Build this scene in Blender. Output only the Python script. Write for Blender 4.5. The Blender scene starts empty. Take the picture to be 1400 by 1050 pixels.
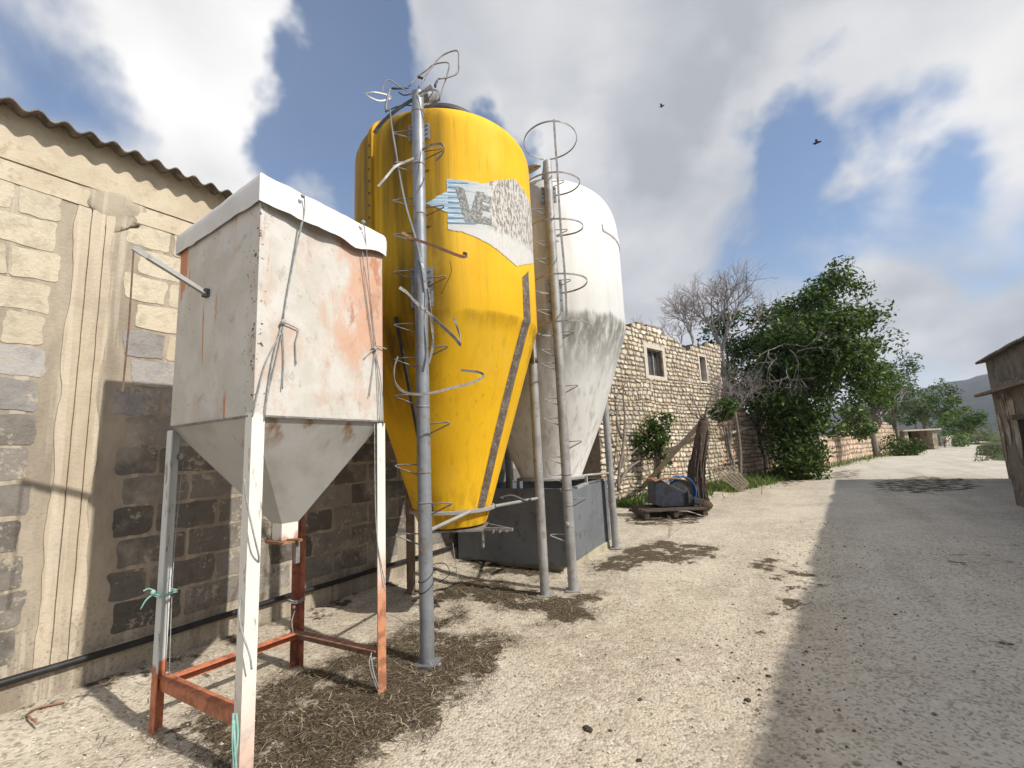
import bpy, math, random
import numpy as np
from mathutils import Vector, Matrix, noise as mnoise
random.seed(7); rng = np.random.default_rng(7)
C = bpy.context.scene.collection
PI = math.pi
rad = math.radians

# ---------------------------------------------------------------- camera frame (solved from vanishing points)
FPX, CX, CY, EYE = 626.0, 700.0, 525.0, 1.6
CP = np.array([0, 0, EYE])
def _ray(p): return np.array([p[0]-CX, p[1]-CY, FPX])
_r1 = _ray((1111, 598)); _r1 /= np.linalg.norm(_r1)
_r2 = _ray((-279, 662)); _r2 /= np.linalg.norm(_r2)
_X = -(_r2-np.dot(_r2, _r1)*_r1); _X /= np.linalg.norm(_X)
ROT = np.array([_X, _r1, np.cross(_X, _r1)])
def W(px, py): return ROT @ _ray((px, py))
def G(px, py, z=0.0):                       # survey: point of the ground (height z) seen there
    d = W(px, py); return CP+d*((z-EYE)/d[2])
def AX(px, py, x): d = W(px, py); return CP+d*(x/d[0])
def AY(px, py, y): d = W(px, py); return CP+d*(y/d[1])
def AD(px, py, r):                          # survey: point at horizontal distance r
    d = W(px, py); return CP+d*(r/math.hypot(d[0], d[1]))
def ON(px, py, p0, n):
    d = W(px, py); n = np.array([n[0], n[1], 0.0]); p = np.array([p0[0], p0[1], 0.0])
    return CP+d*(np.dot(n, p-CP)/np.dot(n, d))
def fbm(x, y, z=0.0, o=4): return mnoise.fractal(Vector((x, y, z)), 1.0, 2.0, o)
def nz(x, y, z=0.0): return mnoise.noise(Vector((x, y, z)))

# ---------------------------------------------------------------- materials
class NT:
    def __init__(s, name):
        s.m = bpy.data.materials.new(name); s.m.use_nodes = True
        s.t = s.m.node_tree; s.b = s.t.nodes['Principled BSDF']; s.out = s.t.nodes['Material Output']
        s.pos = s.t.nodes.new('ShaderNodeNewGeometry').outputs['Position']
    def n(s, typ, **kw):
        nd = s.t.nodes.new('ShaderNode'+typ)
        for k, v in kw.items(): setattr(nd, k, v)
        return nd
    def l(s, a, b): s.t.links.new(a, b)
    def vec(s, sc):
        mp = s.n('Mapping'); mp.inputs['Scale'].default_value = sc if hasattr(sc, '__len__') else (sc,)*3
        s.l(s.pos, mp.inputs['Vector']); return mp.outputs[0]
    def noise(s, sc, detail=5, rough=.6, dist=0.0):
        nd = s.n('TexNoise'); nd.inputs['Scale'].default_value = 1; nd.inputs['Detail'].default_value = detail
        nd.inputs['Roughness'].default_value = rough; nd.inputs['Distortion'].default_value = dist
        s.l(s.vec(sc), nd.inputs['Vector']); return nd.outputs['Fac']
    def vor(s, sc, feature='F1', out='Distance', rnd=1.0):
        nd = s.n('TexVoronoi', feature=feature); nd.inputs['Scale'].default_value = 1; nd.inputs['Randomness'].default_value = rnd
        s.l(s.vec(sc), nd.inputs['Vector']); return nd.outputs[out]
    def ramp(s, f, lo, hi):
        nd = s.n('MapRange'); nd.interpolation_type = 'SMOOTHSTEP'
        nd.inputs['From Min'].default_value = lo; nd.inputs['From Max'].default_value = hi
        s.l(f, nd.inputs['Value']); return nd.outputs[0]
    def math(s, op, a, b=None, clamp=False):
        nd = s.n('Math', operation=op, use_clamp=clamp)
        for i, v in enumerate((a, b)):
            if v is None: continue
            if isinstance(v, (int, float)): nd.inputs[i].default_value = v
            else: s.l(v, nd.inputs[i])
        return nd.outputs[0]
    def mix(s, f, a, b, mode='MIX'):
        nd = s.n('Mix', data_type='RGBA', blend_type=mode)
        for sock, v in ((nd.inputs[0], f), (nd.inputs[6], a), (nd.inputs[7], b)):
            if isinstance(v, (int, float)): sock.default_value = v
            elif isinstance(v, tuple): sock.default_value = (*v, 1)
            else: s.l(v, sock)
        return nd.outputs[2]
    def attr(s, name, out='Color'): return s.n('Attribute', attribute_name=name).outputs[out]
    def axis(s, i):
        nd = s.n('SeparateXYZ'); s.l(s.pos, nd.inputs[0]); return nd.outputs[i]
    def bump(s, h, strength=.5, dist=.01):
        nd = s.n('Bump'); nd.inputs['Strength'].default_value = strength; nd.inputs['Distance'].default_value = dist
        s.l(h, nd.inputs['Height']); s.l(nd.outputs[0], s.b.inputs['Normal'])
    def done(s, col, rough=.8, metal=0.0, spec=.3):
        if isinstance(col, tuple): s.b.inputs['Base Color'].default_value = (*col, 1)
        else: s.l(col, s.b.inputs['Base Color'])
        if isinstance(rough, (int, float)): s.b.inputs['Roughness'].default_value = rough
        else: s.l(rough, s.b.inputs['Roughness'])
        s.b.inputs['Metallic'].default_value = metal; s.b.inputs['Specular IOR Level'].default_value = spec
        return s.m

def simple(name, c1, c2, sc=6, lo=.4, hi=.65, rough=.8, metal=0.0, bump=.3, bsc=60, bd=.004, spec=.3, c3=None):
    t = NT(name); col = t.mix(t.ramp(t.noise(sc, 6), lo, hi), c1, c2)
    if c3: col = t.mix(t.ramp(t.noise(sc*3.1, 5), .56, .66), col, c3)
    t.bump(t.noise(bsc, 4), bump, bd); return t.done(col, rough, metal, spec)

def m_ground():
    t = NT('ground_gravel')
    lit = t.attr('litter', 'Fac'); road = t.attr('road', 'Fac')
    n1 = t.noise(.7, 6); n2 = t.noise(5, 6); n3 = t.noise(70, 3)
    v = t.vor(55); vc = t.vor(55, out='Color'); v2 = t.vor(46, out='Color')
    pale = t.mix(t.ramp(n1, .35, .65), (.53, .465, .365), (.42, .36, .28))
    pale = t.mix(t.ramp(n2, .5, .7), pale, (.57, .515, .425))
    grey = t.mix(t.ramp(n1, .35, .65), (.56, .525, .465), (.47, .44, .385))
    grey = t.mix(t.ramp(n2, .5, .75), grey, (.54, .50, .44))
    col = t.mix(road, pale, grey)
    ruts = t.ramp(t.noise((1.5, .11, 1), 6, .6), .46, .64); col = t.mix(t.math('MULTIPLY', ruts, .42), col, t.mix(1.0, col, (.66, .64, .61), 'MULTIPLY'))
    big = t.ramp(t.noise((.55, .3, 1), 4), .5, .7); col = t.mix(t.math('MULTIPLY', big, .35), col, (.62, .58, .50))
    spk = t.ramp(t.noise(16, 9, .75), .60, .68); col = t.mix(t.math('MULTIPLY', spk, .55), col, (.20, .17, .13))
    bw = t.n('RGBToBW'); t.l(vc, bw.inputs[0]); s1 = bw.outputs[0]
    col = t.mix(t.math('MULTIPLY', t.ramp(s1, .6, .85), .4), col, (.68, .62, .53))
    col = t.mix(t.math('MULTIPLY', t.ramp(s1, .34, .16), .55), col, (.20, .165, .125))
    bw2 = t.n('RGBToBW'); t.l(v2, bw2.inputs[0])
    col = t.mix(t.math('MULTIPLY', t.ramp(bw2.outputs[0], .28, .14), .45), col, (.17, .14, .105))
    lm = t.ramp(t.math('ADD', lit, t.math('MULTIPLY', t.math('SUBTRACT', t.noise(3.4, 9, .72), .5), 2.7)), .42, .60)
    straw = t.mix(t.ramp(n3, .42, .62), (.055, .042, .029), (.15, .115, .075))
    col = t.mix(lm, col, straw)
    ver = t.ramp(t.math('ADD', t.attr('verge', 'Fac'), t.math('MULTIPLY', t.math('SUBTRACT', n1, .5), .5)), .4, .6)
    col = t.mix(ver, col, t.mix(t.ramp(t.noise(1.7, 6), .4, .6), (.045, .06, .02), (.09, .088, .045)))
    h = t.math('ADD', t.math('MULTIPLY', v, -.7), t.math('MULTIPLY', n3, .5))
    t.bump(h, .75, .012)
    return t.done(col, .95, 0, .12)

def m_blocks():
    t = NT('weathered_blocks'); c = t.attr('Col'); n = t.noise(9, 7); n2 = t.noise(2.2, 5)
    sm = t.ramp(t.math('ADD', t.noise(5, 8, .7), t.math('MULTIPLY', t.math('SUBTRACT', t.noise(30, 4), .5), .5)), .56, .66)
    col = t.mix(t.math('MULTIPLY', t.ramp(n, .45, .7), .5), c, t.mix(1.0, c, (.55, .53, .5), 'MULTIPLY'))
    col = t.mix(t.math('MULTIPLY', sm, .75), col, (.47, .41, .32))
    col = t.mix(t.math('MULTIPLY', t.ramp(n2, .5, .68), .35), col, (.62, .56, .46))
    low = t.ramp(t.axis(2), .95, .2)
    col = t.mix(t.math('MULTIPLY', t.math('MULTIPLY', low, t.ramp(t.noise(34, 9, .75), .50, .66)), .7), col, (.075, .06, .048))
    t.bump(t.noise(38, 8, .7), .8, .014); return t.done(col, .95, 0, .1)

def m_concrete(name, c1=(.55, .47, .36), c2=(.42, .35, .265)):
    t = NT(name); n = t.noise((3, 3, .9), 6); col = t.mix(t.ramp(n, .38, .66), c1, c2)
    v = t.ramp(t.noise((14, 14, .5), 4), .52, .62); col = t.mix(t.math('MULTIPLY', v, .4), col, (.64, .58, .48))
    col = t.mix(t.math('MULTIPLY', t.ramp(t.noise(3.2, 6), .52, .7), .5), col, (.33, .28, .22))
    low = t.ramp(t.axis(2), 1.0, .15)
    col = t.mix(t.math('MULTIPLY', t.math('MULTIPLY', low, t.ramp(t.noise(40, 9, .78), .5, .66)), .75), col, (.085, .066, .05))
    t.bump(t.noise(30, 8, .7), .7, .012); return t.done(col, .95, 0, .1)

def m_tank():
    t = NT('chipped_white_tank_paint'); y = t.axis(1); z = t.axis(2)
    col = t.mix(t.ramp(t.noise(5, 6), .4, .65), (.60, .575, .53), (.52, .49, .435))
    side = t.math('MULTIPLY', t.ramp(y, 1.72, 2.15), t.ramp(z, 2.0, 2.55))
    r = t.ramp(t.math('ADD', t.math('MULTIPLY', side, .22), t.noise((4.2, 4.2, 2.2), 9, .66)), .56, .76)
    col = t.mix(t.math('MULTIPLY', r, .88), col, t.mix(t.noise(7, 4), (.54, .255, .15), (.62, .40, .28)))
    r2 = t.ramp(t.math('ADD', t.math('MULTIPLY', side, .16), t.noise((6, 6, 3), 7, .65)), .68, .76)
    col = t.mix(t.math('MULTIPLY', r2, .75), col, (.40, .15, .055))
    # streaky primer at the wall end of the face turned to the camera
    s2 = t.math('MULTIPLY', t.ramp(t.axis(0), -3.36, -3.5), t.ramp(z, 2.55, 2.85))
    r3 = t.ramp(t.math('ADD', t.math('MULTIPLY', s2, .22), t.noise((16, 16, 1.3), 4)), .66, .7)
    col = t.mix(t.math('MULTIPLY', r3, .9), col, (.55, .19, .075))
    edge = t.math('MULTIPLY', t.ramp(t.axis(0), -2.86, -2.63), t.ramp(y, 1.48, 1.36))
    chip = t.ramp(t.math('ADD', t.math('MULTIPLY', edge, .11), t.noise(34, 3)), .72, .735)
    pink = t.ramp(t.noise((5, 5, 3.2), 9, .7), .48, .62); pink = t.math('MULTIPLY', pink, t.ramp(t.axis(0), -2.72, -2.66)); col = t.mix(t.math('MULTIPLY', pink, .55), col, (.52, .36, .27))
    scuff = t.ramp(t.noise((11, 11, 7), 8, .74), .57, .64); col = t.mix(t.math('MULTIPLY', scuff, .5), col, (.34, .29, .23))
    col = t.mix(chip, col, (.10, .055, .035))
    g = t.ramp(t.noise((1.8, 1.8, 3), 6), .5, .72); col = t.mix(t.math('MULTIPLY', g, .4), col, (.50, .47, .41))
    t.bump(t.noise(40, 4), .12, .003); return t.done(col, .55, 0, .3)

def m_galv():
    t = NT('galvanised_hopper_sheet'); n = t.noise(2.4, 6)
    col = t.mix(t.ramp(n, .4, .66), (.47, .465, .45), (.36, .35, .325))
    st = t.math('MULTIPLY', t.ramp(t.noise((5, 5, 2.5), 6), .56, .68), t.ramp(t.axis(2), 1.62, 1.84))
    col = t.mix(st, col, (.22, .12, .05))
    t.bump(t.noise(5, 3), .15, .01); return t.done(col, .5, .15, .4)

def m_leg(name, z0, soft=.12, up=(.72, .69, .62), dn=(.56, .20, .10)):
    t = NT(name); z = t.axis(2); n = t.noise((9, 9, 5), 6)
    f = t.ramp(t.math('ADD', z, t.math('MULTIPLY', t.math('SUBTRACT', n, .5), .35)), z0-soft, z0+soft)
    a = t.mix(t.ramp(t.noise(14, 5), .42, .64), dn, (dn[0]*.55, dn[1]*.55, dn[2]*.6))
    b = t.mix(t.ramp(t.noise((20, 20, 6), 5), .60, .68), up, (.33, .30, .26))
    t.bump(t.noise(60, 4), .25, .004); return t.done(t.mix(f, a, b), .6, 0, .3)

def m_yellow():
    t = NT('yellow_fibreglass')
    n = t.noise(1.3, 5); col = t.mix(t.ramp(n, .35, .7), (.80, .465, .013), (.73, .40, .010))
    st = t.ramp(t.noise((7, 7, .35), 5), .56, .72)
    col = t.mix(t.math('MULTIPLY', st, .35), col, (.44, .21, .01))
    # shade painted in streaks down the unlit side, plus run-off below the shoulder and the cone seam
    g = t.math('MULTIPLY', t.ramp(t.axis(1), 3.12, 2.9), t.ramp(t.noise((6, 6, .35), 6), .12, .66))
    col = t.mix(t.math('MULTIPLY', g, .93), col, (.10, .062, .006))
    seam = t.math('MULTIPLY', t.ramp(t.axis(2), 2.66, 2.83), t.ramp(t.axis(2), 2.89, 2.86))
    seam2 = t.math('MULTIPLY', seam, t.ramp(t.noise((9, 9, .8), 4), .35, .65))
    col = t.mix(t.math('MULTIPLY', seam2, .45), col, (.28, .15, .01))
    runs = t.math('MULTIPLY', t.math('MULTIPLY', t.ramp(t.axis(2), 2.35, 2.7), t.ramp(t.axis(2), 2.87, 2.8)), t.math('MULTIPLY', t.ramp(t.axis(1), 3.98, 4.04), t.ramp(t.noise((34, 34, 1.4), 3), .46, .52)))
    col = t.mix(t.math('MULTIPLY', runs, .7), col, (.20, .11, .02))
    top = t.math('MULTIPLY', t.ramp(t.axis(2), 4.85, 5.03), t.ramp(t.noise(8, 6), .45, .65))
    col = t.mix(t.math('MULTIPLY', top, .55), col, (.20, .14, .05))
    bot = t.math('MULTIPLY', t.ramp(t.axis(2), 1.45, 1.0), t.ramp(t.noise((12, 12, 2), 5), .42, .62))
    col = t.mix(t.math('MULTIPLY', bot, .5), col, (.27, .15, .02))
    t.bump(t.math('ADD', t.noise((1.6, 1.6, .8), 3), t.math('MULTIPLY', t.noise(50, 3), .12)), .22, .02)
    drip = t.math('MULTIPLY', t.ramp(t.noise((26, 26, .45), 6, .7), .57, .66), t.ramp(t.noise((2.5, 2.5, 1.2), 4), .42, .58)); col = t.mix(t.math('MULTIPLY', drip, .5), col, (.22, .12, .015))
    fade = t.math('MULTIPLY', t.ramp(t.noise((2.2, 2.2, 1.1), 7, .6), .5, .72), .30); col = t.mix(fade, col, (.80, .52, .09))
    dustm = t.ramp(t.noise((22, 22, 1.1), 5, .65), .50, .74); col = t.mix(t.math('MULTIPLY', dustm, .30), col, (.40, .23, .03))
    return t.done(col, t.math('ADD', .52, t.math('MULTIPLY', t.noise((9, 9, 2), 6), .35)), 0, .22)

def m_white_silo():
    t = NT('white_fibreglass'); z = t.axis(2)
    col = t.mix(t.ramp(t.noise(1.5, 5), .35, .7), (.76, .755, .73), (.70, .69, .655))
    g = t.ramp(t.noise((6, 6, .7), 6), .45, .7); col = t.mix(t.math('MULTIPLY', g, .22), col, (.38, .36, .32))
    # algae band that starts ragged at the cone seam and thins out downwards
    band = t.math('MULTIPLY', t.ramp(t.math('ADD', z, t.math('MULTIPLY', t.noise((5, 5, .2), 5), .25)), 3.50, 3.40), t.ramp(z, 2.35, 3.15))
    bm = t.math('MULTIPLY', band, t.ramp(t.noise((10, 10, 1.2), 6, .7), .28, .62))
    col = t.mix(t.math('MULTIPLY', bm, .85), col, (.17, .165, .14))
    thin = t.math('MULTIPLY', t.ramp(z, 3.2, 2.4), t.ramp(t.noise((14, 14, .9), 6), .48, .68))
    col = t.mix(t.math('MULTIPLY', thin, .5), col, (.33, .315, .27))
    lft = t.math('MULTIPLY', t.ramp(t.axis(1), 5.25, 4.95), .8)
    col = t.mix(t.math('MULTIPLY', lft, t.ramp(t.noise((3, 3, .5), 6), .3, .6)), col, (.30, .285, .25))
    t.bump(t.noise((1.4, 1.4, .7), 3), .15, .02); return t.done(col, .42, 0, .35)

def m_decal():
    t = NT('flaking_silver_sticker'); y = t.axis(1)
    n = t.noise((46, 46, 15), 7, .7); fl = t.ramp(n, .47, .56)
    plain = t.mix(t.ramp(t.noise((3, 3, 90), 3), .55, .6), (.47, .50, .50), (.30, .37, .42))
    wear = t.mix(fl, (.56, .53, .485), (.21, .185, .155))
    blue = t.mix(t.ramp(t.noise((2, 2, 60), 2), .5, .56), (.30, .43, .54), (.56, .64, .68))
    bl = t.ramp(t.math('ADD', y, t.math('MULTIPLY', t.noise(9, 4), .1)), 3.17, 3.08)
    worn = t.ramp(t.math('ADD', y, t.math('MULTIPLY', t.noise(6, 4), .12)), 3.34, 3.42)
    col = t.mix(bl, plain, blue); col = t.mix(worn, col, wear)
    col = t.mix(t.math('MULTIPLY', t.ramp(t.axis(2), 3.72, 3.62), .85), col, (.60, .585, .55))
    t.bump(n, .5, .006); return t.done(col, .6, .0, .3)

def m_attr(name, rough=.9, nsc=14, dark=(.5, .5, .5), bsc=40, bs=.6, bd=.01, amt=.4, spec=.15):
    t = NT(name); c = t.attr('Col'); n = t.noise(nsc, 6)
    col = t.mix(t.math('MULTIPLY', t.ramp(n, .42, .68), amt), c, t.mix(1.0, c, dark, 'MULTIPLY'))
    t.bump(t.noise(bsc, 6), bs, bd); return t.done(col, rough, 0, spec)

def m_leaf(name, rough=.55, trans=.25):
    t = NT(name); c = t.attr('Col'); t.done(c, rough, 0, .3)
    tr = t.n('BsdfTranslucent'); mx = t.n('MixShader'); mx.inputs[0].default_value = trans
    br = t.mix(1.0, c, (1.3, 1.5, .7), 'MULTIPLY'); t.l(br, tr.inputs['Color'])
    t.l(t.b.outputs[0], mx.inputs[1]); t.l(tr.outputs[0], mx.inputs[2]); t.l(mx.outputs[0], t.out.inputs['Surface'])
    return t.m

MT = {}
MT['ground'] = m_ground(); MT['blocks'] = m_blocks(); MT['mortar'] = m_concrete('smeared_mortar', (.42, .365, .285), (.27, .23, .18))
MT['concrete'] = m_concrete('pillar_concrete'); MT['tank'] = m_tank(); MT['galv'] = m_galv()
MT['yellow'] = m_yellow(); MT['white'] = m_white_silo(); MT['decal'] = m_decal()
MT['pole'] = simple('galvanised_pipe', (.27, .285, .31), (.20, .21, .225), 5, rough=.5, metal=.35, c3=(.22, .19, .16), bump=.2, spec=.4)
MT['pole_pale'] = simple('dull_galvanised_pipe', (.36, .36, .355), (.27, .265, .255), 5, rough=.55, metal=.25, c3=(.26, .22, .18), bump=.2)
MT['steel'] = simple('bare_steel', (.27, .265, .26), (.18, .165, .15), 12, rough=.6, metal=.25, c3=(.15, .095, .065), spec=.3)
MT['rust'] = simple('rusty_steel', (.26, .13, .07), (.36, .21, .13), 16, rough=.8, metal=.1, c3=(.12, .07, .045))
MT['rust_dark'] = simple('dark_rusty_rod', (.14, .085, .06), (.20, .13, .09), 16, rough=.9)
MT['dark_steel'] = simple('dark_steel', (.06, .06, .062), (.10, .095, .09), 9, rough=.6, metal=.3)
MT['cover'] = simple('white_sheeting', (.70, .69, .67), (.62, .61, .58), 3, rough=.5, bump=.25, bsc=9, bd=.02)
MT['rope'] = simple('faded_rope', (.36, .37, .36), (.22, .24, .24), 30, rough=.95)
MT['green_rope'] = simple('green_twine', (.20, .40, .35), (.32, .48, .43), 30, rough=.95)
MT['hose'] = simple('black_plastic_pipe', (.018, .018, .02), (.03, .03, .03), 9, rough=.5)
MT['roofsheet'] = simple('fibre_cement_sheet', (.17, .145, .115), (.10, .085, .068), 7, rough=.95, c3=(.24, .21, .17), bump=.6, bd=.01)
MT['bin'] = simple('grey_painted_steel', (.155, .165, .18), (.125, .135, .145), 2.5, rough=.6, c3=(.10, .105, .11), bump=.1)
MT['stone'] = m_attr('rubble_limestone', nsc=20, dark=(.58, .52, .46), bsc=32, bs=.8, bd=.03)
MT['stone_bed'] = simple('lime_mortar_bed', (.25, .20, .14), (.17, .13, .09), 7, rough=.95, bump=.9, bd=.03)
MT['plaster'] = simple('window_plaster', (.56, .50, .42), (.48, .42, .34), 7, rough=.95)
MT['dark'] = simple('dark_interior', (.015, .013, .012), (.025, .02, .018), 4, rough=.95)
MT['barn'] = simple('dirty_brown_render', (.225, .195, .16), (.14, .118, .095), 1.8, rough=.95, c3=(.32, .28, .235), bump=.8, bd=.03)
MT['pale_render'] = simple('pale_flaking_render', (.42, .36, .28), (.22, .175, .13), 3, rough=.95, bump=.7, bd=.02)
MT['bark'] = simple('grey_bark', (.24, .21, .185), (.15, .125, .105), 16, rough=.95, bump=.8, bd=.02)
MT['pale_bark'] = simple('bleached_twigs', (.33, .295, .285), (.23, .20, .19), 10, rough=.95)
MT['brown_bark'] = simple('brown_trunk', (.13, .085, .06), (.07, .048, .036), 22, rough=.95, bump=.9, bd=.03)
MT['timber'] = simple('weathered_timber', (.42, .355, .275), (.30, .245, .18), 11, rough=.9, bump=.5)
MT['old_wood'] = simple('old_dark_wood', (.10, .075, .058), (.055, .042, .034), 13, rough=.95)
MT['blue'] = simple('blue_machine_paint', (.03, .15, .42), (.025, .11, .31), 6, rough=.4, spec=.5)
MT['navy'] = simple('slate_blue_paint', (.035, .045, .062), (.022, .027, .036), 6, rough=.5, c3=(.09, .06, .045))
MT['strip'] = simple('grimy_sight_strip', (.115, .09, .072), (.19, .155, .13), 14, lo=.45, hi=.6, rough=.7, c3=(.32, .28, .24), bump=.4)
MT['letter'] = simple('grey_green_lettering', (.15, .16, .145), (.36, .35, .33), 34, lo=.45, hi=.62, rough=.7, c3=(.5, .5, .48))
MT['leaf'] = m_leaf('tree_leaves'); MT['grass'] = m_leaf('grass_blades', .7, .3); MT['strawm'] = m_attr('dry_straw', nsc=40, amt=.3)
MT['pebble'] = m_attr('loose_stones', nsc=30, amt=.3)
MT['blossom'] = simple('pale_pink_blossom', (.55, .42, .43), (.42, .30, .32), 8)
MT['bird'] = simple('dark_feathers', (.03, .03, .032), (.05, .05, .05), 20)
MT['clod'] = simple('dark_dung', (.055, .042, .03), (.10, .078, .055), 30, rough=1, bump=.8)
MT['glass'] = simple('dusty_dark_glass', (.05, .055, .06), (.09, .09, .09), 6, rough=.25, spec=.5)
MT['frame'] = simple('grey_window_wood', (.34, .32, .28), (.22, .20, .17), 12)

# ---------------------------------------------------------------- mesh builder
class MB:
    def __init__(s): s.v = []; s.f = []; s.c = []; s.col = None
    def add(s, vs, fs, col=None):
        o = len(s.v); s.v.extend([tuple(map(float, p)) for p in vs])
        s.f.extend([tuple(i+o for i in q) for q in fs])
        s.c.extend([col if col is not None else (1, 1, 1)]*len(fs)); return s
    def box(s, c, size, rz=0.0, M=None, col=None):
        x, y, z = size[0]/2, size[1]/2, size[2]/2
        vs = [Vector((i*x, j*y, k*z)) for i in (-1, 1) for j in (-1, 1) for k in (-1, 1)]
        R = M if M is not None else Matrix.Rotation(rz, 3, 'Z')
        vs = [R @ p+Vector(c) for p in vs]
        return s.add(vs, [(0, 1, 3, 2), (4, 6, 7, 5), (0, 4, 5, 1), (2, 3, 7, 6), (0, 2, 6, 4), (1, 5, 7, 3)], col)
    def bar(s, a, b, w, h, up=(0, 0, 1), col=None):        # rectangular bar from a to b
        a, b = Vector(a), Vector(b); d = (b-a); L = d.length; d.normalize()
        u = Vector(up); sd = d.cross(u)
        if sd.length < 1e-4: sd = d.cross(Vector((1, 0, 0)))
        sd.normalize(); u = sd.cross(d)
        M = Matrix((d, sd, u)).transposed()
        return s.box((a+b)/2, (L, w, h), M=M, col=col)
    def tube(s, pts, r, n=8, cap=True, col=None):
        pts = [Vector(p) for p in pts]; m = len(pts)
        rs = r if hasattr(r, '__len__') else [r]*m
        vs = []; ref = None
        for i, p in enumerate(pts):
            t = (pts[min(i+1, m-1)]-pts[max(i-1, 0)]).normalized()
            if ref is None:
                ref = t.orthogonal().normalized()
            ref = (ref-t*ref.dot(t)); ref = ref.normalized() if ref.length > 1e-5 else t.orthogonal().normalized()
            bt = t.cross(ref)
            for k in range(n):
                a = 2*PI*k/n; vs.append(p+ref*(rs[i]*math.cos(a))+bt*(rs[i]*math.sin(a)))
        fs = [(i*n+k, i*n+(k+1) % n, (i+1)*n+(k+1) % n, (i+1)*n+k) for i in range(m-1) for k in range(n)]
        if cap: fs += [tuple(range(n-1, -1, -1)), tuple((m-1)*n+k for k in range(n))]
        return s.add(vs, fs, col)
    def ribbon(s, pts, w, th, up=(0, 0, 1), col=None):     # flat strap following points; wide along up
        pts = [Vector(p) for p in pts]; m = len(pts); u = Vector(up); vs = []
        for i, p in enumerate(pts):
            t = (pts[min(i+1, m-1)]-pts[max(i-1, 0)]).normalized()
            sd = t.cross(u); sd = sd.normalized() if sd.length > 1e-4 else Vector((1, 0, 0))
            uu = sd.cross(t)
            for a, b in ((-1, -1), (1, -1), (1, 1), (-1, 1)): vs.append(p+sd*(a*th/2)+uu*(b*w/2))
        fs = [(i*4+k, i*4+(k+1) % 4, i*4+4+(k+1) % 4, i*4+4+k) for i in range(m-1) for k in range(4)]
        fs += [(3, 2, 1, 0), tuple((m-1)*4+k for k in range(4))]
        return s.add(vs, fs, col)
    def lathe(s, c, prof, n=64, a0=0.0, a1=2*PI, capb=False, capt=False, col=None):
        full = abs(a1-a0-2*PI) < 1e-6; k = n if full else n+1; vs = []
        for r, z in prof:
            for i in range(k):
                a = a0+(a1-a0)*i/n; vs.append((c[0]+r*math.cos(a), c[1]+r*math.sin(a), z))
        fs = []
        for j in range(len(prof)-1):
            for i in range(n):
                i2 = (i+1) % k
                fs.append((j*k+i, j*k+i2, (j+1)*k+i2, (j+1)*k+i))
        if capb: fs.append(tuple(range(k-1, -1, -1)))
        if capt: fs.append(tuple((len(prof)-1)*k+i for i in range(k)))
        return s.add(vs, fs, col)
    def prism(s, poly, n, th, col=None):                   # polygon (3-D points) extruded by th along n
        n = Vector(n).normalized(); m = len(poly); P = [Vector(p) for p in poly]
        vs = P+[p+n*th for p in P]
        fs = [tuple(range(m-1, -1, -1)), tuple(range(m, 2*m))]+[(i, (i+1) % m, m+(i+1) % m, m+i) for i in range(m)]
        return s.add(vs, fs, col)
    def blob(s, c, r, seed=0, sub=2, sq=(1, 1, 1), amp=.3, col=None):
        n, m = 6*sub, 4*sub; vs = [(0, 0, 1)]; fs = []
        for j in range(1, m):
            for i in range(n):
                a, b = 2*PI*i/n, PI*j/m; vs.append((math.sin(b)*math.cos(a), math.sin(b)*math.sin(a), math.cos(b)))
        vs.append((0, 0, -1)); L = len(vs)-1
        for i in range(n): fs.append((0, 1+i, 1+(i+1) % n))
        for j in range(m-2):
            for i in range(n): fs.append((1+j*n+i, 1+(j+1)*n+i, 1+(j+1)*n+(i+1) % n, 1+j*n+(i+1) % n))
        for i in range(n): fs.append((L, 1+(m-2)*n+(i+1) % n, 1+(m-2)*n+i))
        out = []
        for p in vs:
            k = r*(1+amp*nz(p[0]*1.5+seed, p[1]*1.5, p[2]*1.5)); out.append((c[0]+p[0]*k*sq[0], c[1]+p[1]*k*sq[1], c[2]+p[2]*k*sq[2]))
        return s.add(out, fs, col)
    def quads(s, V4, cols):                                # numpy (N,4,3)
        o = len(s.v); N = len(V4)
        s.v.extend(map(tuple, V4.reshape(-1, 3).tolist()))
        s.f.extend([(o+4*i, o+4*i+1, o+4*i+2, o+4*i+3) for i in range(N)]); s.c.extend(map(tuple, cols.tolist())); return s
    def build(s, name, mat, parent=None, smooth=False, bevel=0.0, colour=False, auto=None):
        off = Vector((0, 0, 0)); p = parent
        while p is not None: off += p.location; p = p.parent
        me = bpy.data.meshes.new(name)
        v = np.array(s.v, dtype=float)-np.array(off); me.from_pydata(v.tolist(), [], s.f); me.update()
        if colour:
            at = me.color_attributes.new('Col', 'FLOAT_COLOR', 'CORNER'); arr = []
            for q, c in zip(s.f, s.c): arr.extend([c[0], c[1], c[2], 1.0]*len(q))
            at.data.foreach_set('color', arr)
        if smooth: me.polygons.foreach_set('use_smooth', [True]*len(me.polygons))
        o = bpy.data.objects.new(name, me); C.objects.link(o); me.materials.append(mat)
        if parent is not None: o.parent = parent
        if smooth and auto:
            me.set_sharp_from_angle(angle=rad(auto))
        if bevel:
            b = o.modifiers.new('bevel', 'BEVEL'); b.width = bevel; b.segments = 2; b.limit_method = 'ANGLE'; b.angle_limit = rad(40)
        return o

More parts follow.
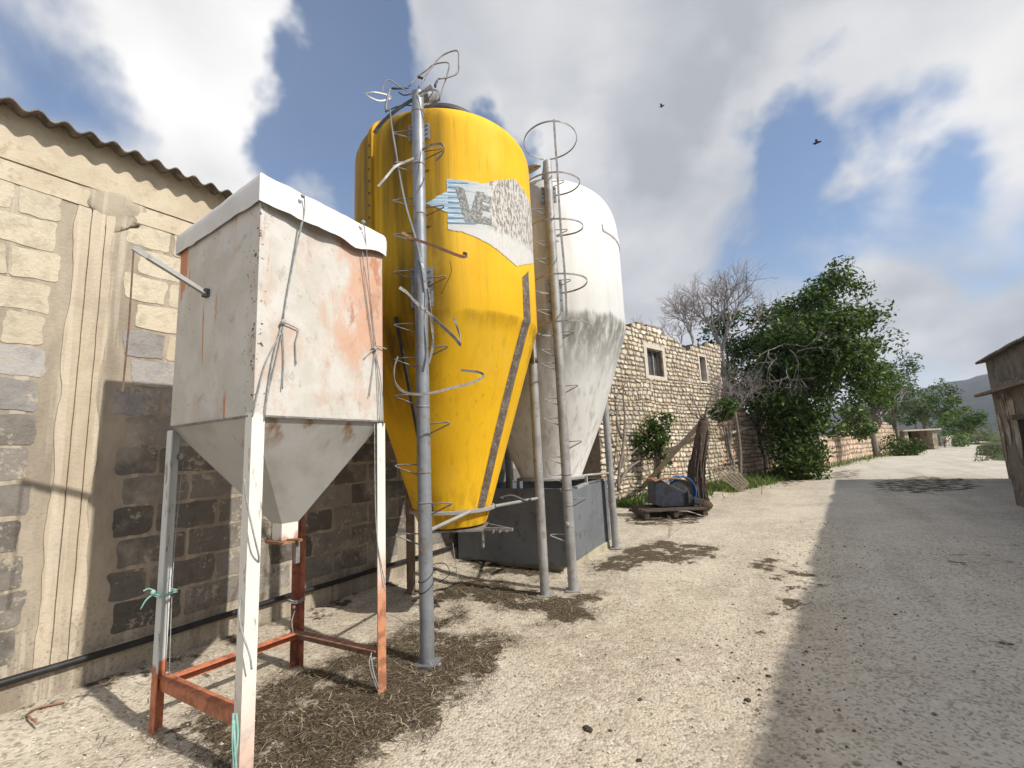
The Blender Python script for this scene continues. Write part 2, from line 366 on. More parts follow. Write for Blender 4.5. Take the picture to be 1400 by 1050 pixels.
def tag(o, label=None, cat=None, group=None, kind=None):
    for k, v in (('label', label), ('category', cat), ('group', group), ('kind', kind)):
        if v: o[k] = v
    return o
def thing(name, loc, label, cat, group=None):
    o = bpy.data.objects.new(name, None); o.empty_display_size = .2; C.objects.link(o); o.location = loc
    return tag(o, label, cat, group)
def lerp(a, b, t): return a+(b-a)*t
def curve(pts, n=6):                                       # Catmull-Rom through points
    P = [Vector(p) for p in pts]; P = [P[0]*2-P[1]]+P+[P[-1]*2-P[-2]]; out = []
    for i in range(1, len(P)-2):
        for k in range(n):
            t = k/n; a, b, c, d = P[i-1], P[i], P[i+1], P[i+2]
            out.append(.5*((2*b)+(c-a)*t+(2*a-5*b+4*c-d)*t*t+(3*b-a-3*c+d)*t**3))
    out.append(P[-2]); return out

# ---------------------------------------------------------------- ground
def inpoly(x, y, poly):
    c = False; j = len(poly)-1
    for i in range(len(poly)):
        a, b = poly[i], poly[j]
        if (a[1] > y) != (b[1] > y) and x < (b[0]-a[0])*(y-a[1])/(b[1]-a[1])+a[0]: c = not c
        j = i
    return c
def polydist(x, y, poly):
    best = 1e9
    for i in range(len(poly)):
        a, b = poly[i-1], poly[i]; dx, dy = b[0]-a[0], b[1]-a[1]
        t = max(0, min(1, ((x-a[0])*dx+(y-a[1])*dy)/(dx*dx+dy*dy+1e-9)))
        best = min(best, math.hypot(x-a[0]-t*dx, y-a[1]-t*dy))
    return best
def gp(*p): return [tuple(G(*q)[:2]) for q in p]
LIT = [gp((300, 1075), (215, 1010), (250, 975), (310, 965), (400, 925), (560, 862), (640, 865), (700, 868), (708, 885), (690, 920), (640, 955), (560, 1010), (480, 1075)),
       gp((560, 835), (590, 805), (640, 790), (700, 800), (760, 815), (822, 815), (815, 830), (790, 860), (700, 835), (640, 822), (600, 832)),
       gp((530, 880), (560, 850), (640, 833), (625, 850), (580, 870)),
       gp((800, 772), (850, 755), (900, 738), (985, 748), (975, 762), (930, 770), (880, 774), (830, 786)),
       gp((620, 775), (680, 758), (760, 775), (780, 785), (740, 795), (660, 790)),
       gp((845, 715), (860, 700), (940, 700), (965, 705), (955, 716), (900, 720))]
LITW = [.74, .72, .6, .68, .66, .6]
STAIN = [(gp((1000, 768), (1050, 762), (1110, 775), (1130, 792), (1080, 800), (1030, 790)), .5), (gp((1180, 660), (1260, 650), (1340, 655), (1345, 668), (1280, 676), (1200, 672)), .56),
         (gp((1040, 850), (1090, 780), (1130, 820), (1080, 860)), .55), (gp((1130, 645), (1180, 640), (1175, 655), (1130, 655)), .5),
         (gp((1060, 655), (1115, 645), (1120, 655), (1060, 668)), .5), (gp((1345, 872), (1395, 880), (1395, 890), (1350, 884)), .62),
         (gp((1270, 615), (1340, 600), (1345, 630), (1290, 632)), .45), (gp((1290, 760), (1400, 740), (1400, 770), (1300, 775)), .4),
         (gp((990, 870), (1060, 850), (1070, 862), (1000, 880)), .45)]
def litter(x, y):
    v = 0; x, y = x+.16*fbm(x*1.7, y*1.7, 4), y+.16*fbm(x*1.7, y*1.7, 8)
    for p, w in zip(LIT, LITW):
        d = polydist(x, y, p); s = d if inpoly(x, y, p) else -d
        if s > -.25: v = max(v, w*min(1, max(0, (s+.16)/.32)))
    for p, w in STAIN:
        d = polydist(x, y, p); s = d if inpoly(x, y, p) else -d
        if s > -.6: v = max(v, w*min(1, max(0, (s+.3)/.6)))
    if x < -4.2 and y < 9: v = max(v, .42*min(1, (-4.2-x)/.3))
    return v
def gz(x, y):
    z = .018*fbm(x*.9, y*.9)+.008*nz(x*5, y*5)
    if x < -4.0 and y < 11: z += .06*min(1, (-4.0-x)/.5)*(1 if y < 10 else 11-y)
    return z
def axis(segs):
    out = []
    for a, b, st in segs:
        n = max(1, int(round((b-a)/st))); out += [a+(b-a)*i/n for i in range(n)]
    return out+[segs[-1][1]]
xs = axis([(-2500, -60, 600), (-60, -12, 8), (-12, -5, .8), (-5, 3.6, .06), (3.6, 8, .4), (8, 20, 1.5), (20, 80, 10), (80, 2500, 500)])
ys = axis([(-900, -20, 300), (-20, .4, 2), (.4, 9, .06), (9, 18, .13), (18, 34, .4), (34, 70, 2.4), (70, 200, 20), (200, 3000, 500)])
V = []; FL = []; RD = []; VG = []
for y in ys:
    for x in xs:
        near = -12 < x < 12 and 0 < y < 40
        z = gz(x, y) if near else 0.0
        l = litter(x, y) if (-5.1 < x < 5.5 and .2 < y < 36) else 0.0
        if near and l > .3 and y < 9: z += .015*l*(1+nz(x*9, y*9))
        V.append((x, y, z)); FL.append(l)
        e = -.55+.02*y+.18*nz(y*.8, 3.1); RD.append(max(0, min(1, (x-e)/.9+.35*nz(x*2, y*2)))*.8)
        xl = -1.05+(y-24.4)*.249; VG.append(0.0 if y < 26 else min(1.0, max(0.0, max((xl+.7-x)*(1 if y > 57 else 0), (x-xl-5.7+(y-26)*.028)*min(1, max(0, (y-28)/14)))/.8)))
nx = len(xs); F = [(j*nx+i, j*nx+i+1, (j+1)*nx+i+1, (j+1)*nx+i) for j in range(len(ys)-1) for i in range(nx-1)]
me = bpy.data.meshes.new('ground'); me.from_pydata(V, [], F); me.update()
for nm, d in (('litter', FL), ('road', RD), ('verge', VG)):
    a = me.attributes.new(nm, 'FLOAT', 'POINT'); a.data.foreach_set('value', d)
me.polygons.foreach_set('use_smooth', [True]*len(F)); me.materials.append(MT['ground'])
gr = bpy.data.objects.new('ground', me); C.objects.link(gr); tag(gr, kind='structure')

def blades(name, mat, pts, ln, wd, cols, lay=.15, label=None):
    N = len(pts); pts = np.array(pts); a = rng.uniform(0, 2*PI, N); L = rng.uniform(ln[0], ln[1], N); w = rng.uniform(wd[0], wd[1], N)
    el = np.abs(rng.normal(0, lay, N)); el = np.clip(el, 0, 1.45)
    d = np.stack([np.cos(a)*np.cos(el), np.sin(a)*np.cos(el), np.sin(el)], 1)
    s = np.stack([-np.sin(a), np.cos(a), np.zeros(N)], 1)
    bend = rng.normal(0, .25, N)[:, None]*s
    p0 = pts; p1 = p0+d*(L*.5)[:, None]; p2 = p0+(d+bend)*L[:, None]
    p2[:, 2] -= L*.08
    w = w[:, None]
    q1 = np.stack([p0-s*w, p0+s*w, p1+s*w, p1-s*w], 1); q2 = np.stack([p1-s*w, p1+s*w, p2+s*w*.2, p2-s*w*.2], 1)
    cols = np.array(cols); ci = cols[rng.integers(0, len(cols), N)]*rng.uniform(.6, 1.25, (N, 1))
    mb = MB(); mb.quads(np.concatenate([q1, q2]), np.concatenate([ci, ci]))
    o = mb.build(name, mat, colour=True); tag(o, label, kind='stuff'); return o

pts = []
for p, w, cnt in zip(LIT, LITW, [7600, 3600, 800, 2200, 1300, 800]):
    x0, x1 = min(q[0] for q in p)-.2, max(q[0] for q in p)+.2; y0, y1 = min(q[1] for q in p)-.2, max(q[1] for q in p)+.2; k = 0; tries = 0
    while k < cnt and tries < cnt*12:
        tries += 1; x, y = random.uniform(x0, x1), random.uniform(y0, y1)
        if litter(x, y)+.55*fbm(x*4, y*4) > random.uniform(.22, .6): pts.append((x, y, gz(x, y)+random.uniform(.004, .03))); k += 1
for _ in range(500): x, y = random.uniform(-4.5, -2.0), random.uniform(.9, 5.5); pts.append((x, y, gz(x, y)+.006))
blades('straw_litter', MT['strawm'], pts, (.015, .12), (.0008, .0024), [(.33, .27, .18), (.16, .12, .075), (.09, .068, .045), (.40, .35, .25), (.07, .052, .036), (.12, .09, .06)], .2, 'flattened dry straw and dead grass lying in dark patches around the silo legs')

mb = MB()
for _ in range(5200):
    r = random.random(); y = .9+9*random.random()**1.7; x = random.uniform(-4.4, 2.6)
    s = .004+.010*random.random()**2.5; c = random.choice([(.62, .56, .46), (.5, .44, .36), (.4, .35, .29), (.7, .65, .56)])
    R = Matrix.Rotation(random.random()*6, 3, 'Z') @ Matrix.Rotation(random.random(), 3, 'X')
    P = [R @ Vector(q)*s+Vector((x, y, gz(x, y)+s*.4)) for q in ((1, 0, 0), (-.9, .2, .1), (0, 1, .1), (.1, -.8, 0), (0, .1, .8), (0, 0, -.6))]
    mb.add(P, [(0, 2, 4), (2, 1, 4), (1, 3, 4), (3, 0, 4), (2, 0, 5), (1, 2, 5), (3, 1, 5), (0, 3, 5)], c)
for _ in range(700):
    y = 2.2+8.5*random.random()**1.4; x = -.45+.03*y+random.gauss(0, .35); sz = .006+.012*random.random()**3
    if nz(x*2, y*1.2, 7) < -.1: continue
    cdk = random.choice([(.13, .105, .075), (.2, .17, .13), (.09, .07, .05), (.32, .28, .22)])
    R = Matrix.Rotation(random.random()*6, 3, 'Z')
    P = [R @ Vector(q)*sz+Vector((x, y, gz(x, y)+sz*.3)) for q in ((1, 0, 0), (-.9, .2, .1), (0, 1, .1), (.1, -.8, 0), (0, .1, .6), (0, 0, -.6))]
    mb.add(P, [(0, 2, 4), (2, 1, 4), (1, 3, 4), (3, 0, 4), (2, 0, 5), (1, 2, 5), (3, 1, 5), (0, 3, 5)], cdk)
tag(mb.build('loose_gravel', MT['pebble'], colour=True), 'scattered small pale stones lying on the dusty road', kind='stuff')

# dung clods on the road
CL = [(805, 998, .022, 'dark clod of dung lying alone on the pale gravel near the bottom of the photo'), (875, 955, .013, 'small dark clod lying on the sunlit gravel left of the road shade'),
      (927, 903, .012, 'small round clod on sunlit gravel midway between silo legs and road shade'), (1022, 958, .018, 'crumbly clod at the edge of the shade on the road'),
      (1050, 925, .018, 'low dark clod pressed flat at the border of sun and shade'), (1225, 842, .012, 'tiny dark clod alone in the middle of the shaded road'),
      (873, 1042, .015, 'clod of earth at the very bottom edge of the photo'), (1155, 845, .011, 'tiny clod in the road shade, left of the shaded middle'),
      (835, 1000, .01, 'smaller pebble-like clod just right of the big dung clod')]
for i, (px, py, r, lb) in enumerate(CL):
    p = G(px, py); mb = MB()
    for k in range(3): mb.blob((p[0]+random.uniform(-1, 1)*r*.6, p[1]+random.uniform(-1, 1)*r*.6, gz(p[0], p[1])+r*.3), r*random.uniform(.6, 1), i*7+k, 1, (1.2, 1, .6), .6)
    tag(mb.build('dung_clod', MT['clod'], smooth=True), lb, 'clod', 'dark clods on the road')

# ---------------------------------------------------------------- block building on the left
XW = -4.67; YA, YB = -3.0, 10.0
bld = thing('farm_building', (XW, 3.5, 0), 'long concrete block farm building with corrugated roof edge, left of the hopper', 'building')
mb = MB(); mb.box((XW-.155, (YA+YB)/2, 2.09), (.31, YB-YA, 4.18)); mb.build('wall_core', MT['mortar'], bld)
mb = MB(); facing = {}; courses = [.33+.243*i for i in range(14)]
pillars = [1.12+3.55*k for k in range(-1, 3)]
def ragged(y0, y1, z0, z1, jit, seed, n=5, rc=.03):
    P = []
    def edge(a, b):
        for k in range(n): t = k/n; P.append((lerp(a[0], b[0], t), lerp(a[1], b[1], t)))
    c = [(y0+rc, z0), (y1-rc, z0), (y1, z0+rc), (y1, z1-rc), (y1-rc, z1), (y0+rc, z1), (y0, z1-rc), (y0, z0+rc)]
    for i in range(8):
        if i % 2 == 0: edge(c[i], c[(i+1) % 8])
        else: P.append(c[i])
    return [(p[0]+jit*fbm(p[0]*8+seed, p[1]*8, seed, 3), p[1]+jit*.8*fbm(p[0]*8, p[1]*8+seed, 5+seed, 3)) for p in P]
for ci, z in enumerate(courses):
    y = YA-(.25 if ci % 2 else 0)
    while y < YB-.1:
        w = .49; a, b = y, min(y+w, YB); y += w
        for pc in pillars:                              # leave the pillars free
            if a < pc < b or abs((a+b)/2-pc) < .3:
                if b-pc > .2: a = max(a, pc+.17+random.uniform(0, .08))
                elif pc-a > .2: b = min(b, pc-.16-random.uniform(0, .09))
                else: a = b
        if b-a < .12: continue
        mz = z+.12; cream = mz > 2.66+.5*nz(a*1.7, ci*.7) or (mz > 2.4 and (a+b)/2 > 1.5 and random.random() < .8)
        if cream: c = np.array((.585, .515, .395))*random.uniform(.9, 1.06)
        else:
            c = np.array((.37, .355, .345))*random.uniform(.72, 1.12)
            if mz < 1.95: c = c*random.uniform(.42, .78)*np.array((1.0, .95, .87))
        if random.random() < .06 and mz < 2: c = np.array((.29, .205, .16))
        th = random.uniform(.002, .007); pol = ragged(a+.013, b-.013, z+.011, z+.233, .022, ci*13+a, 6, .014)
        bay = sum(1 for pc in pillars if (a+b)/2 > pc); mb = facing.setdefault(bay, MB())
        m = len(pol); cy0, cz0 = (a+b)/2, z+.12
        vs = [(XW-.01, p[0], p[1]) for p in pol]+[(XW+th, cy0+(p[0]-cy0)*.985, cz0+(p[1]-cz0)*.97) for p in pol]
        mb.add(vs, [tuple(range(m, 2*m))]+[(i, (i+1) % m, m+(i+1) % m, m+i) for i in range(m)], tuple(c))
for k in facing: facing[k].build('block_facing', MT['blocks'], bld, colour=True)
mb = MB()                                               # cast ring beam under the roof
def strip(y0, y1, z0, z1, x, jit=.01, n=80, seed=0):
    vs = []; fs = []
    for i in range(n+1):
        y = lerp(y0, y1, i/n)
        vs += [(XW-.05, y, z0+jit*nz(y*4, seed)), (x+.004*nz(y*3, z0), y, z0+jit*nz(y*4, seed)), (x+.004*nz(y*3, z1), y, z1+jit*.6*nz(y*4, seed+9)), (XW-.05, y, z1+jit*.6*nz(y*4, seed+9))]
    for i in range(n):
        for k in range(3): fs.append((i*4+k, (i+1)*4+k, (i+1)*4+k+1, i*4+k+1))
    return vs, fs
TOPM = simple('cream_cast_beam', (.565, .495, .375), (.49, .42, .31), 3.5, rough=.95, bump=.6, bd=.01, c3=(.46, .37, .26))
mb.add(*strip(YA, YB, 3.70, 3.855, XW+.010, .012, 90, 1)); mb.add(*strip(YA, YB, 3.868, 4.30, XW+.016, .004, 90, 2))
mb.build('ring_beam', TOPM, bld)
for pc in pillars:
    mb = MB(); n = 46
    for k, (ya, yb, pr) in enumerate([(-.12, -.03, .014), (-.03, .06, .017), (.06, .12, .015)]):
        vs = []; fs = []
        for i in range(n+1):
            z = lerp(.0, 3.69, i/n)
            ja, jb = (.030*fbm(z*2.2, pc, 1) if k == 0 else .004*nz(z*5, k)), (.035*fbm(z*2.0, pc, 9) if k == 2 else .004*nz(z*5, k+1))
            vs += [(XW-.02, pc+ya+ja, z), (XW+pr, pc+ya+ja+.004, z), (XW+pr, pc+yb+jb-.004, z), (XW-.02, pc+yb+jb, z)]
        for i in range(n):
            for q in range(3): fs.append((i*4+q, i*4+q+1, (i+1)*4+q+1, (i+1)*4+q))
        mb.add(vs, fs)
    mb.build('pillar', MT['concrete'], bld)
    mb = MB(); mb.blob((XW+.0, pc+.12, 3.78), .2, 3+pc, 3, (.09, 1.15, .8), .7); mb.build('mortar_patch', MT['mortar'], bld, smooth=True)
mb = MB(); mb.add(*strip(YA, YB, -.05, .27, XW+.045, .012, 120, 5)); mb.build('plinth', MT['mortar'], bld)
# corrugated roof
mb = MB(); sp = .146; n = int((YB-YA)/sp*8); ex = -4.50
vs = []; fs = []
for i in range(n+1):
    y = lerp(YA, YB, i/n); w = .026*math.cos(2*PI*(y-.57)/sp)+.008*nz(y*2, 1)
    for x, z in ((ex+.012*nz(y*3, 7), 4.235), (ex-2.2, 4.62), (ex-5.5, 5.2)): vs.append((x, y, z+w))
    for x, z in ((ex+.012*nz(y*3, 7), 4.225), (ex-2.2, 4.61), (ex-5.5, 5.19)): vs.append((x, y, z+w))
for i in range(n):
    a, b = i*6, (i+1)*6
    fs += [(a, a+1, b+1, b), (a+1, a+2, b+2, b+1), (a+3, b+3, b+4, a+4), (a+4, b+4, b+5, a+5), (a, b, b+3, a+3)]
mb.add(vs, fs); mb.build('roof', MT['roofsheet'], bld, smooth=True, auto=50)
mb = MB()
for yy in (YA+.15, YB-.15):
    mb.box((XW-2.75, yy, 2.2), (4.9, .3, 4.4)); mb.add([(XW-.31, yy-.15, 4.4), (XW-.31, yy+.15, 4.4), (XW-5.2, yy-.15, 5.1), (XW-5.2, yy+.15, 5.1), (XW-5.2, yy-.15, 4.4), (XW-5.2, yy+.15, 4.4)], [(0, 2, 4), (1, 5, 3), (0, 1, 3, 2)])
mb.box((XW-5.35, (YA+YB)/2, 2.55), (.3, YB-YA, 5.1)); mb.build('end_wall', MT['mortar'], bld)
# black water pipe along the wall
P = [(XW+.075+.01*nz(y*1.3, 2), y, .262+.012*nz(y*.9, 4)) for y in np.linspace(YA, YB, 70)]
tag(MB().tube(P, .026, 8).build('water_pipe', MT['hose'], smooth=True), 'black plastic pipe running low along the block wall', 'pipe')
# bent rod lying on the ground
p = [G(*q, z=.07) for q in ((52, 989), (38, 977), (52, 968), (88, 960))]
tag(MB().tube(curve(p, 4), .006, 6).build('bent_rod', MT['rust'], smooth=True), 'thin bent rusty rod lying on the ground by the foot of the wall', 'rod')

# ---------------------------------------------------------------- square feed hopper
L_, F_, R_, B_ = (-3.605, 1.335), (-2.62, 1.366), (-2.672, 2.346), (-3.62, 2.302)
hop = thing('feed_hopper', (-3.13, 1.84, 0), 'square white sheet metal feed hopper, rust stained, on four angle iron legs', 'feed hopper')
cor = [L_, F_, R_, B_]; ZT, ZM, ZB = 3.20, 1.86, 1.19
sc = (-3.10, 1.86)
mb = MB(); N = 14
for k in range(4):
    a, b = cor[k], cor[(k+1) % 4]; nn = Vector((b[1]-a[1], -(b[0]-a[0]), 0)).normalized(); vs = []; fs = []
    for j in range(N+1):
        for i in range(N+1):
            s, t = i/N, j/N; bul = .012*math.sin(PI*s)*math.sin(PI*t)*(1+.8*nz(s*3+k*5, t*3)) if 0 < i < N and 0 < j < N else 0
            vs.append((lerp(a[0], b[0], s)+nn[0]*bul, lerp(a[1], b[1], s)+nn[1]*bul, lerp(ZM, ZT, t)))
    for j in range(N):
        for i in range(N): q = j*(N+1)+i; fs.append((q, q+1, q+N+2, q+N+1))
    mb.add(vs, fs)
mb.add([(c[0], c[1], ZT) for c in cor], [(0, 1, 2, 3)]); mb.build('tank', MT['tank'], hop, smooth=True, auto=35)
mb = MB(); h = .06
low = [(sc[0]-h, sc[1]-h), (sc[0]+h, sc[1]-h), (sc[0]+h, sc[1]+h), (sc[0]-h, sc[1]+h)]
ins = [(lerp(c[0], sc[0], .012), lerp(c[1], sc[1], .012)) for c in cor]
vs = [(c[0], c[1], ZM-.002) for c in ins]+[(c[0], c[1], ZB) for c in low]
mb.add(vs, [(k, (k+1) % 4, 4+(k+1) % 4, 4+k) for k in range(4)]); mb.build('cone', MT['galv'], hop)
mb = MB(); mb.box((sc[0], sc[1], 1.135), (.118, .118, .12)); mb.build('spout', m_leg('spout_paint', 1.10, .04, dn=(.45, .2, .1)), hop, bevel=.004)
mb = MB(); mb.box((sc[0]+.02, sc[1]-.02, 1.068), (.20, .15, .012)); mb.bar((sc[0]-.08, sc[1]-.06, 1.078), (sc[0]+.16, sc[1]+.02, 1.082), .02, .01); mb.bar((sc[0]-.06, sc[1]-.10, 1.078), (sc[0]+.16, sc[1]-.10, 1.078), .014, .012)
gt = mb.build('slide_gate', MT['rust'], hop)
mb = MB(); mb.box((sc[0]+.06, sc[1]+.05, .99), (.03, .03, .15)); mb.build('gate_handle', MT['steel'], gt)
# rim flange between tank and cone
mb = MB()
for k in range(4):
    a, b = cor[k], cor[(k+1) % 4]; mb.bar((a[0], a[1], ZM+.004), (b[0], b[1], ZM+.004), .022, .012)
mb.build('seam_flange', MT['steel'], hop)
def angle_leg(c, sx, sy, z0, z1, mat, wd=.072):          # L-profile opening to the middle
    mb = MB(); t = .007
    P = [(0, 0), (sx*wd, 0), (sx*wd, sy*t), (sx*t, sy*t), (sx*t, sy*wd), (0, sy*wd)]
    if sx*sy < 0: P = P[::-1]
    base = [(c[0]+q[0], c[1]+q[1], z0) for q in P]; mb.prism(base, (0, 0, 1), z1-z0); return mb.build('leg', mat, hop)
mL = m_leg('leg_paint_blue_white', .36, .02, (.60, .63, .62)); mF = m_leg('leg_paint_white', .22, .4, (.76, .73, .66), (.62, .40, .31))
mR = m_leg('leg_paint_right', .78, .25, (.74, .71, .63), (.55, .24, .13)); mB = m_leg('leg_paint_rear', 1.25, .25, (.42, .40, .37), (.34, .13, .075))
angle_leg((L_[0]-.012, L_[1]-.012), 1, 1, -.02, ZM-.02, mL); angle_leg((F_[0]+.012, F_[1]-.012), -1, 1, -.02, ZM+.02, mF)
angle_leg((R_[0]+.010, R_[1]+.012), -1, -1, -.02, ZM-.01, mR); angle_leg((B_[0]-.01, B_[1]+.012), 1, -1, -.02, ZM-.01, mB)
mO = m_leg('orange_primer', 3.0, .1, dn=(.62, .22, .12)); mO2 = m_leg('rusty_primer', 3.0, .1, dn=(.50, .19, .10)); mO3 = m_leg('dull_primer', 3.0, .1, dn=(.30, .165, .115))
for a, b, za, zb, m in ((L_, F_, .27, .27, mO2), (L_, B_, .26, .235, mO), (B_, R_, .235, .25, mO3)):
    mb = MB(); d = Vector((b[0]-a[0], b[1]-a[1], 0)).normalized(); sd = Vector((-d[1], d[0], 0))
    if (Vector((sc[0]-a[0], sc[1]-a[1], 0))).dot(sd) < 0: sd = -sd
    p, q = Vector((a[0], a[1], za))+d*.01, Vector((b[0], b[1], zb))-d*.01
    mb.bar(p+sd*.012, q+sd*.012, .007, .06); mb.bar(p+sd*.043+Vector((0, 0, .033)), q+sd*.043+Vector((0, 0, .033)), .066, .007)
    mb.build('rail', m, hop)
# vibrator / level lever on the face turned to the camera, with hanging rod
lv = MB(); a0, a1 = (-3.175, 1.325, 2.70), (-3.165, .93, 2.87)
lv.bar(a0, a1, .012, .035); lv.bar((-3.165, 1.0, 2.825), (-3.165, 1.33, 2.685), .03, .006)
lev = lv.build('lever', MT['pole_pale'], hop)
MB().box((-3.17, 1.325, 2.70), (.05, .03, .05)).build('pivot', MT['dark_steel'], lev)
MB().tube([(-3.165, .935, 2.86), (-3.163, .94, 2.4), (-3.165, .935, 2.02)], .005, 6).build('hanging_rod', MT['rust_dark'], lev)
# sheet cover over the tank, tied down
mb = MB(); n = 22; vs = []; fs = []
def cov(u, v):                                             # u,v in [0,1] over the top
    p = [lerp(lerp(L_[i], F_[i], u), lerp(B_[i], R_[i], u), v) for i in (0, 1)]
    z = 3.245+.10*u-.03*v*(1-u)+.006*fbm(u*4, v*4); return p, z
ring = []
for i in range(n): ring.append((i/n, 0))
for i in range(n): ring.append((1, i/n))
for i in range(n): ring.append((1-i/n, 1))
for i in range(n): ring.append((0, 1-i/n))
m = len(ring)
cc = ((L_[0]+R_[0])/2, (L_[1]+R_[1])/2)
def shell(sc_, zf):
    for k, (u, v) in enumerate(ring):
        p, z = cov(u, v); r = Vector((p[0]-cc[0], p[1]-cc[1])); w = 1+.006*nz(k*.35, sc_*9)
        vs.append((cc[0]+r[0]*sc_*w, cc[1]+r[1]*sc_*w, zf(u, v, z, k)))
def hem(u, v, z, k):
    base = lerp(lerp(3.085, 3.15, u), lerp(3.09, 3.165, u), v)
    face = (u == 1 and v < 1)
    return base+.010*nz(k*.28, 3)+.006*nz(k*.9, 6)+(-.035*math.sin(PI*v)+.03*nz(v*5, 8) if face else 0)
def flare(u, v, sc_): return sc_+(.10*math.sin(PI*min(1, max(0, v)))**.6*(.8+.5*nz(v*4, 2)) if u == 1 and 0 < v < 1 else 0)
def shell2(sc_, fl, zf):
    for k, (u, v) in enumerate(ring):
        p, z = cov(u, v); r = Vector((p[0]-cc[0], p[1]-cc[1])); w = 1+.007*nz(k*.35, sc_*9); q = flare(u, v, sc_)-sc_
        vs.append((cc[0]+r[0]*(sc_*w+q*fl*1.0), cc[1]+r[1]*sc_*w, zf(u, v, z, k)))
shell2(1.030, 1, lambda u, v, z, k: hem(u, v, z, k)+.012); shell2(1.048, 1, hem); shell2(1.054, .55, lambda u, v, z, k: lerp(hem(u, v, z, k), z, .45)); shell2(1.053, .25, lambda u, v, z, k: z-.055+.01*nz(k*.6, 4)); shell2(1.044, .05, lambda u, v, z, k: z-.024+.008*nz(k*.5, 7)); shell2(1.020, 0, lambda u, v, z, k: z-.004+.006*nz(k*.4, 9)); shell2(.95, 0, lambda u, v, z, k: z+.002); shell2(.5, 0, lambda u, v, z, k: z-.006)
for j in range(7):
    for k in range(m): fs.append((j*m+k, j*m+(k+1) % m, (j+1)*m+(k+1) % m, (j+1)*m+k))
fs.append(tuple(7*m+k for k in range(m)))
mb.add(vs, fs); tag(mb.build('sheet_cover', MT['cover'], smooth=True), 'white plastic sheet cover draped over the top of the square hopper', 'cover'); bpy.data.objects['sheet_cover'].data.set_sharp_from_angle(angle=rad(70))
# tie ropes
def rope(name, lines, label, cat='rope', mat='rope', r=.004, group=None, knots=()):
    mb = MB()
    for ln in lines: mb.tube(curve(ln, 5), r, 5)
    for kp, kr in knots: mb.blob(kp, kr, kp[2]*9, 1, (1, 1, 1), .5)
    return tag(mb.build(name, MT[mat], smooth=True), label, cat, group)
def fx(px, py, off=.02):                                   # point just in front of the sunlit tank face
    n = (.9985, .054); return ON(px, py, (F_[0]+off, F_[1]), n)
rope('tie_rope', [[fx(416, 268, .06), fx(416, 292, .06), fx(404, 345, .03), fx(392, 405, .02), fx(387, 440, .02)], [fx(414, 296, .05), fx(400, 360, .02), fx(386, 442, .02)],
                  [fx(387, 440), fx(402, 447), fx(408, 452), fx(404, 470), fx(405, 498)], [fx(386, 445), fx(388, 490), fx(386, 532)], [fx(385, 445), fx(372, 495), fx(361, 575)],
                  [fx(387, 448), fx(378, 490), fx(366, 540), fx(362, 570)], [fx(384, 455), fx(362, 500), fx(345, 570)]],
     'grey rope with a big knot in the middle of the sunlit hopper face', knots=((fx(387, 441, .025), .018), (fx(414, 268, .07), .014)), group='tie ropes on the hopper')
rope('tie_rope', [[fx(496, 305, .06), fx(499, 318, .06), fx(506, 400, .02), fx(514, 475, .02)], [fx(494, 318, .04), fx(500, 400, .02), fx(511, 478, .02)],
                  [fx(508, 476), fx(516, 473), fx(528, 477)], [fx(513, 478), fx(510, 505), fx(505, 542)], [fx(514, 480), fx(517, 520), fx(519, 578)], [fx(514, 480), fx(522, 530), fx(524, 582)], [fx(498, 490), fx(506, 482), fx(514, 476)]],
     'thin dark rope tied at the far sunlit edge of the hopper over the rust stain', knots=((fx(513, 477, .025), .016), (fx(497, 304, .07), .016)), group='tie ropes on the hopper')
def nearleg(px, py, c, off=.02):
    r = math.hypot(*c)-off; return AD(px, py, r)
cord_ = rope('loose_cord', [[nearleg(334, 655, F_, .05), nearleg(338, 690, F_, .05), nearleg(349, 740, F_, .05), nearleg(354, 765, F_, .0), nearleg(348, 785, F_, -.1), nearleg(332, 810, F_, -.06), nearleg(327, 838, F_, .04), nearleg(331, 865, F_, .05), nearleg(341, 895, F_, .06), nearleg(344, 915, F_, .05)]],
     'pale stiff cord wound loosely around the nearest hopper leg', 'cord', 'rope', .005)
for k_ in ('label', 'category'): del cord_[k_]
cord_.name = 'cord'; cord_.parent = hop; cord_.location = -hop.location
rope('twine_bundle', [[nearleg(319, 975, F_, .02), nearleg(318, 1010, F_, .05), nearleg(321, 1065, F_, .06)], [nearleg(323, 975, F_, .02), nearleg(325, 1010, F_, .05), nearleg(317, 1065, F_, .06)], [nearleg(320, 985, F_, .03), nearleg(321, 1020, F_, .06), nearleg(324, 1070, F_, .06)]],
     'pale green twine hanging at the foot of the nearest hopper leg', 'twine', 'green_rope', .006)
def ringaround(c, z, rx, ry): return [(c[0]+rx*math.cos(a), c[1]+ry*math.sin(a), z+.006*math.sin(3*a)) for a in np.linspace(0, 2*PI, 14)]
cl = (L_[0]+.02, L_[1]+.02)
rope('leg_twine', [ringaround(cl, .80, .062, .062), ringaround(cl, .812, .063, .063), [nearleg(212, 808, L_, .06), nearleg(203, 805, L_, .09), nearleg(196, 808, L_, .1)], [nearleg(210, 812, L_, .06), nearleg(200, 820, L_, .09), nearleg(192, 833, L_, .08)]],
     'green twine knotted around the hopper leg nearest the left side of the photo', 'twine', 'green_rope', .005, knots=((nearleg(209, 810, L_, .07), .016),))
cb = (B_[0]+.02, B_[1]-.03)
rope('rear_leg_twine', [ringaround(cb, .50, .06, .06), ringaround(cb, .515, .062, .062), [nearleg(403, 835, B_, .08), nearleg(399, 850, B_, .1), nearleg(401, 868, B_, .08)]], 'dark twine tied around the rust red rear hopper leg', 'twine', 'rope', .005, knots=((nearleg(402, 830, B_, .07), .014),))
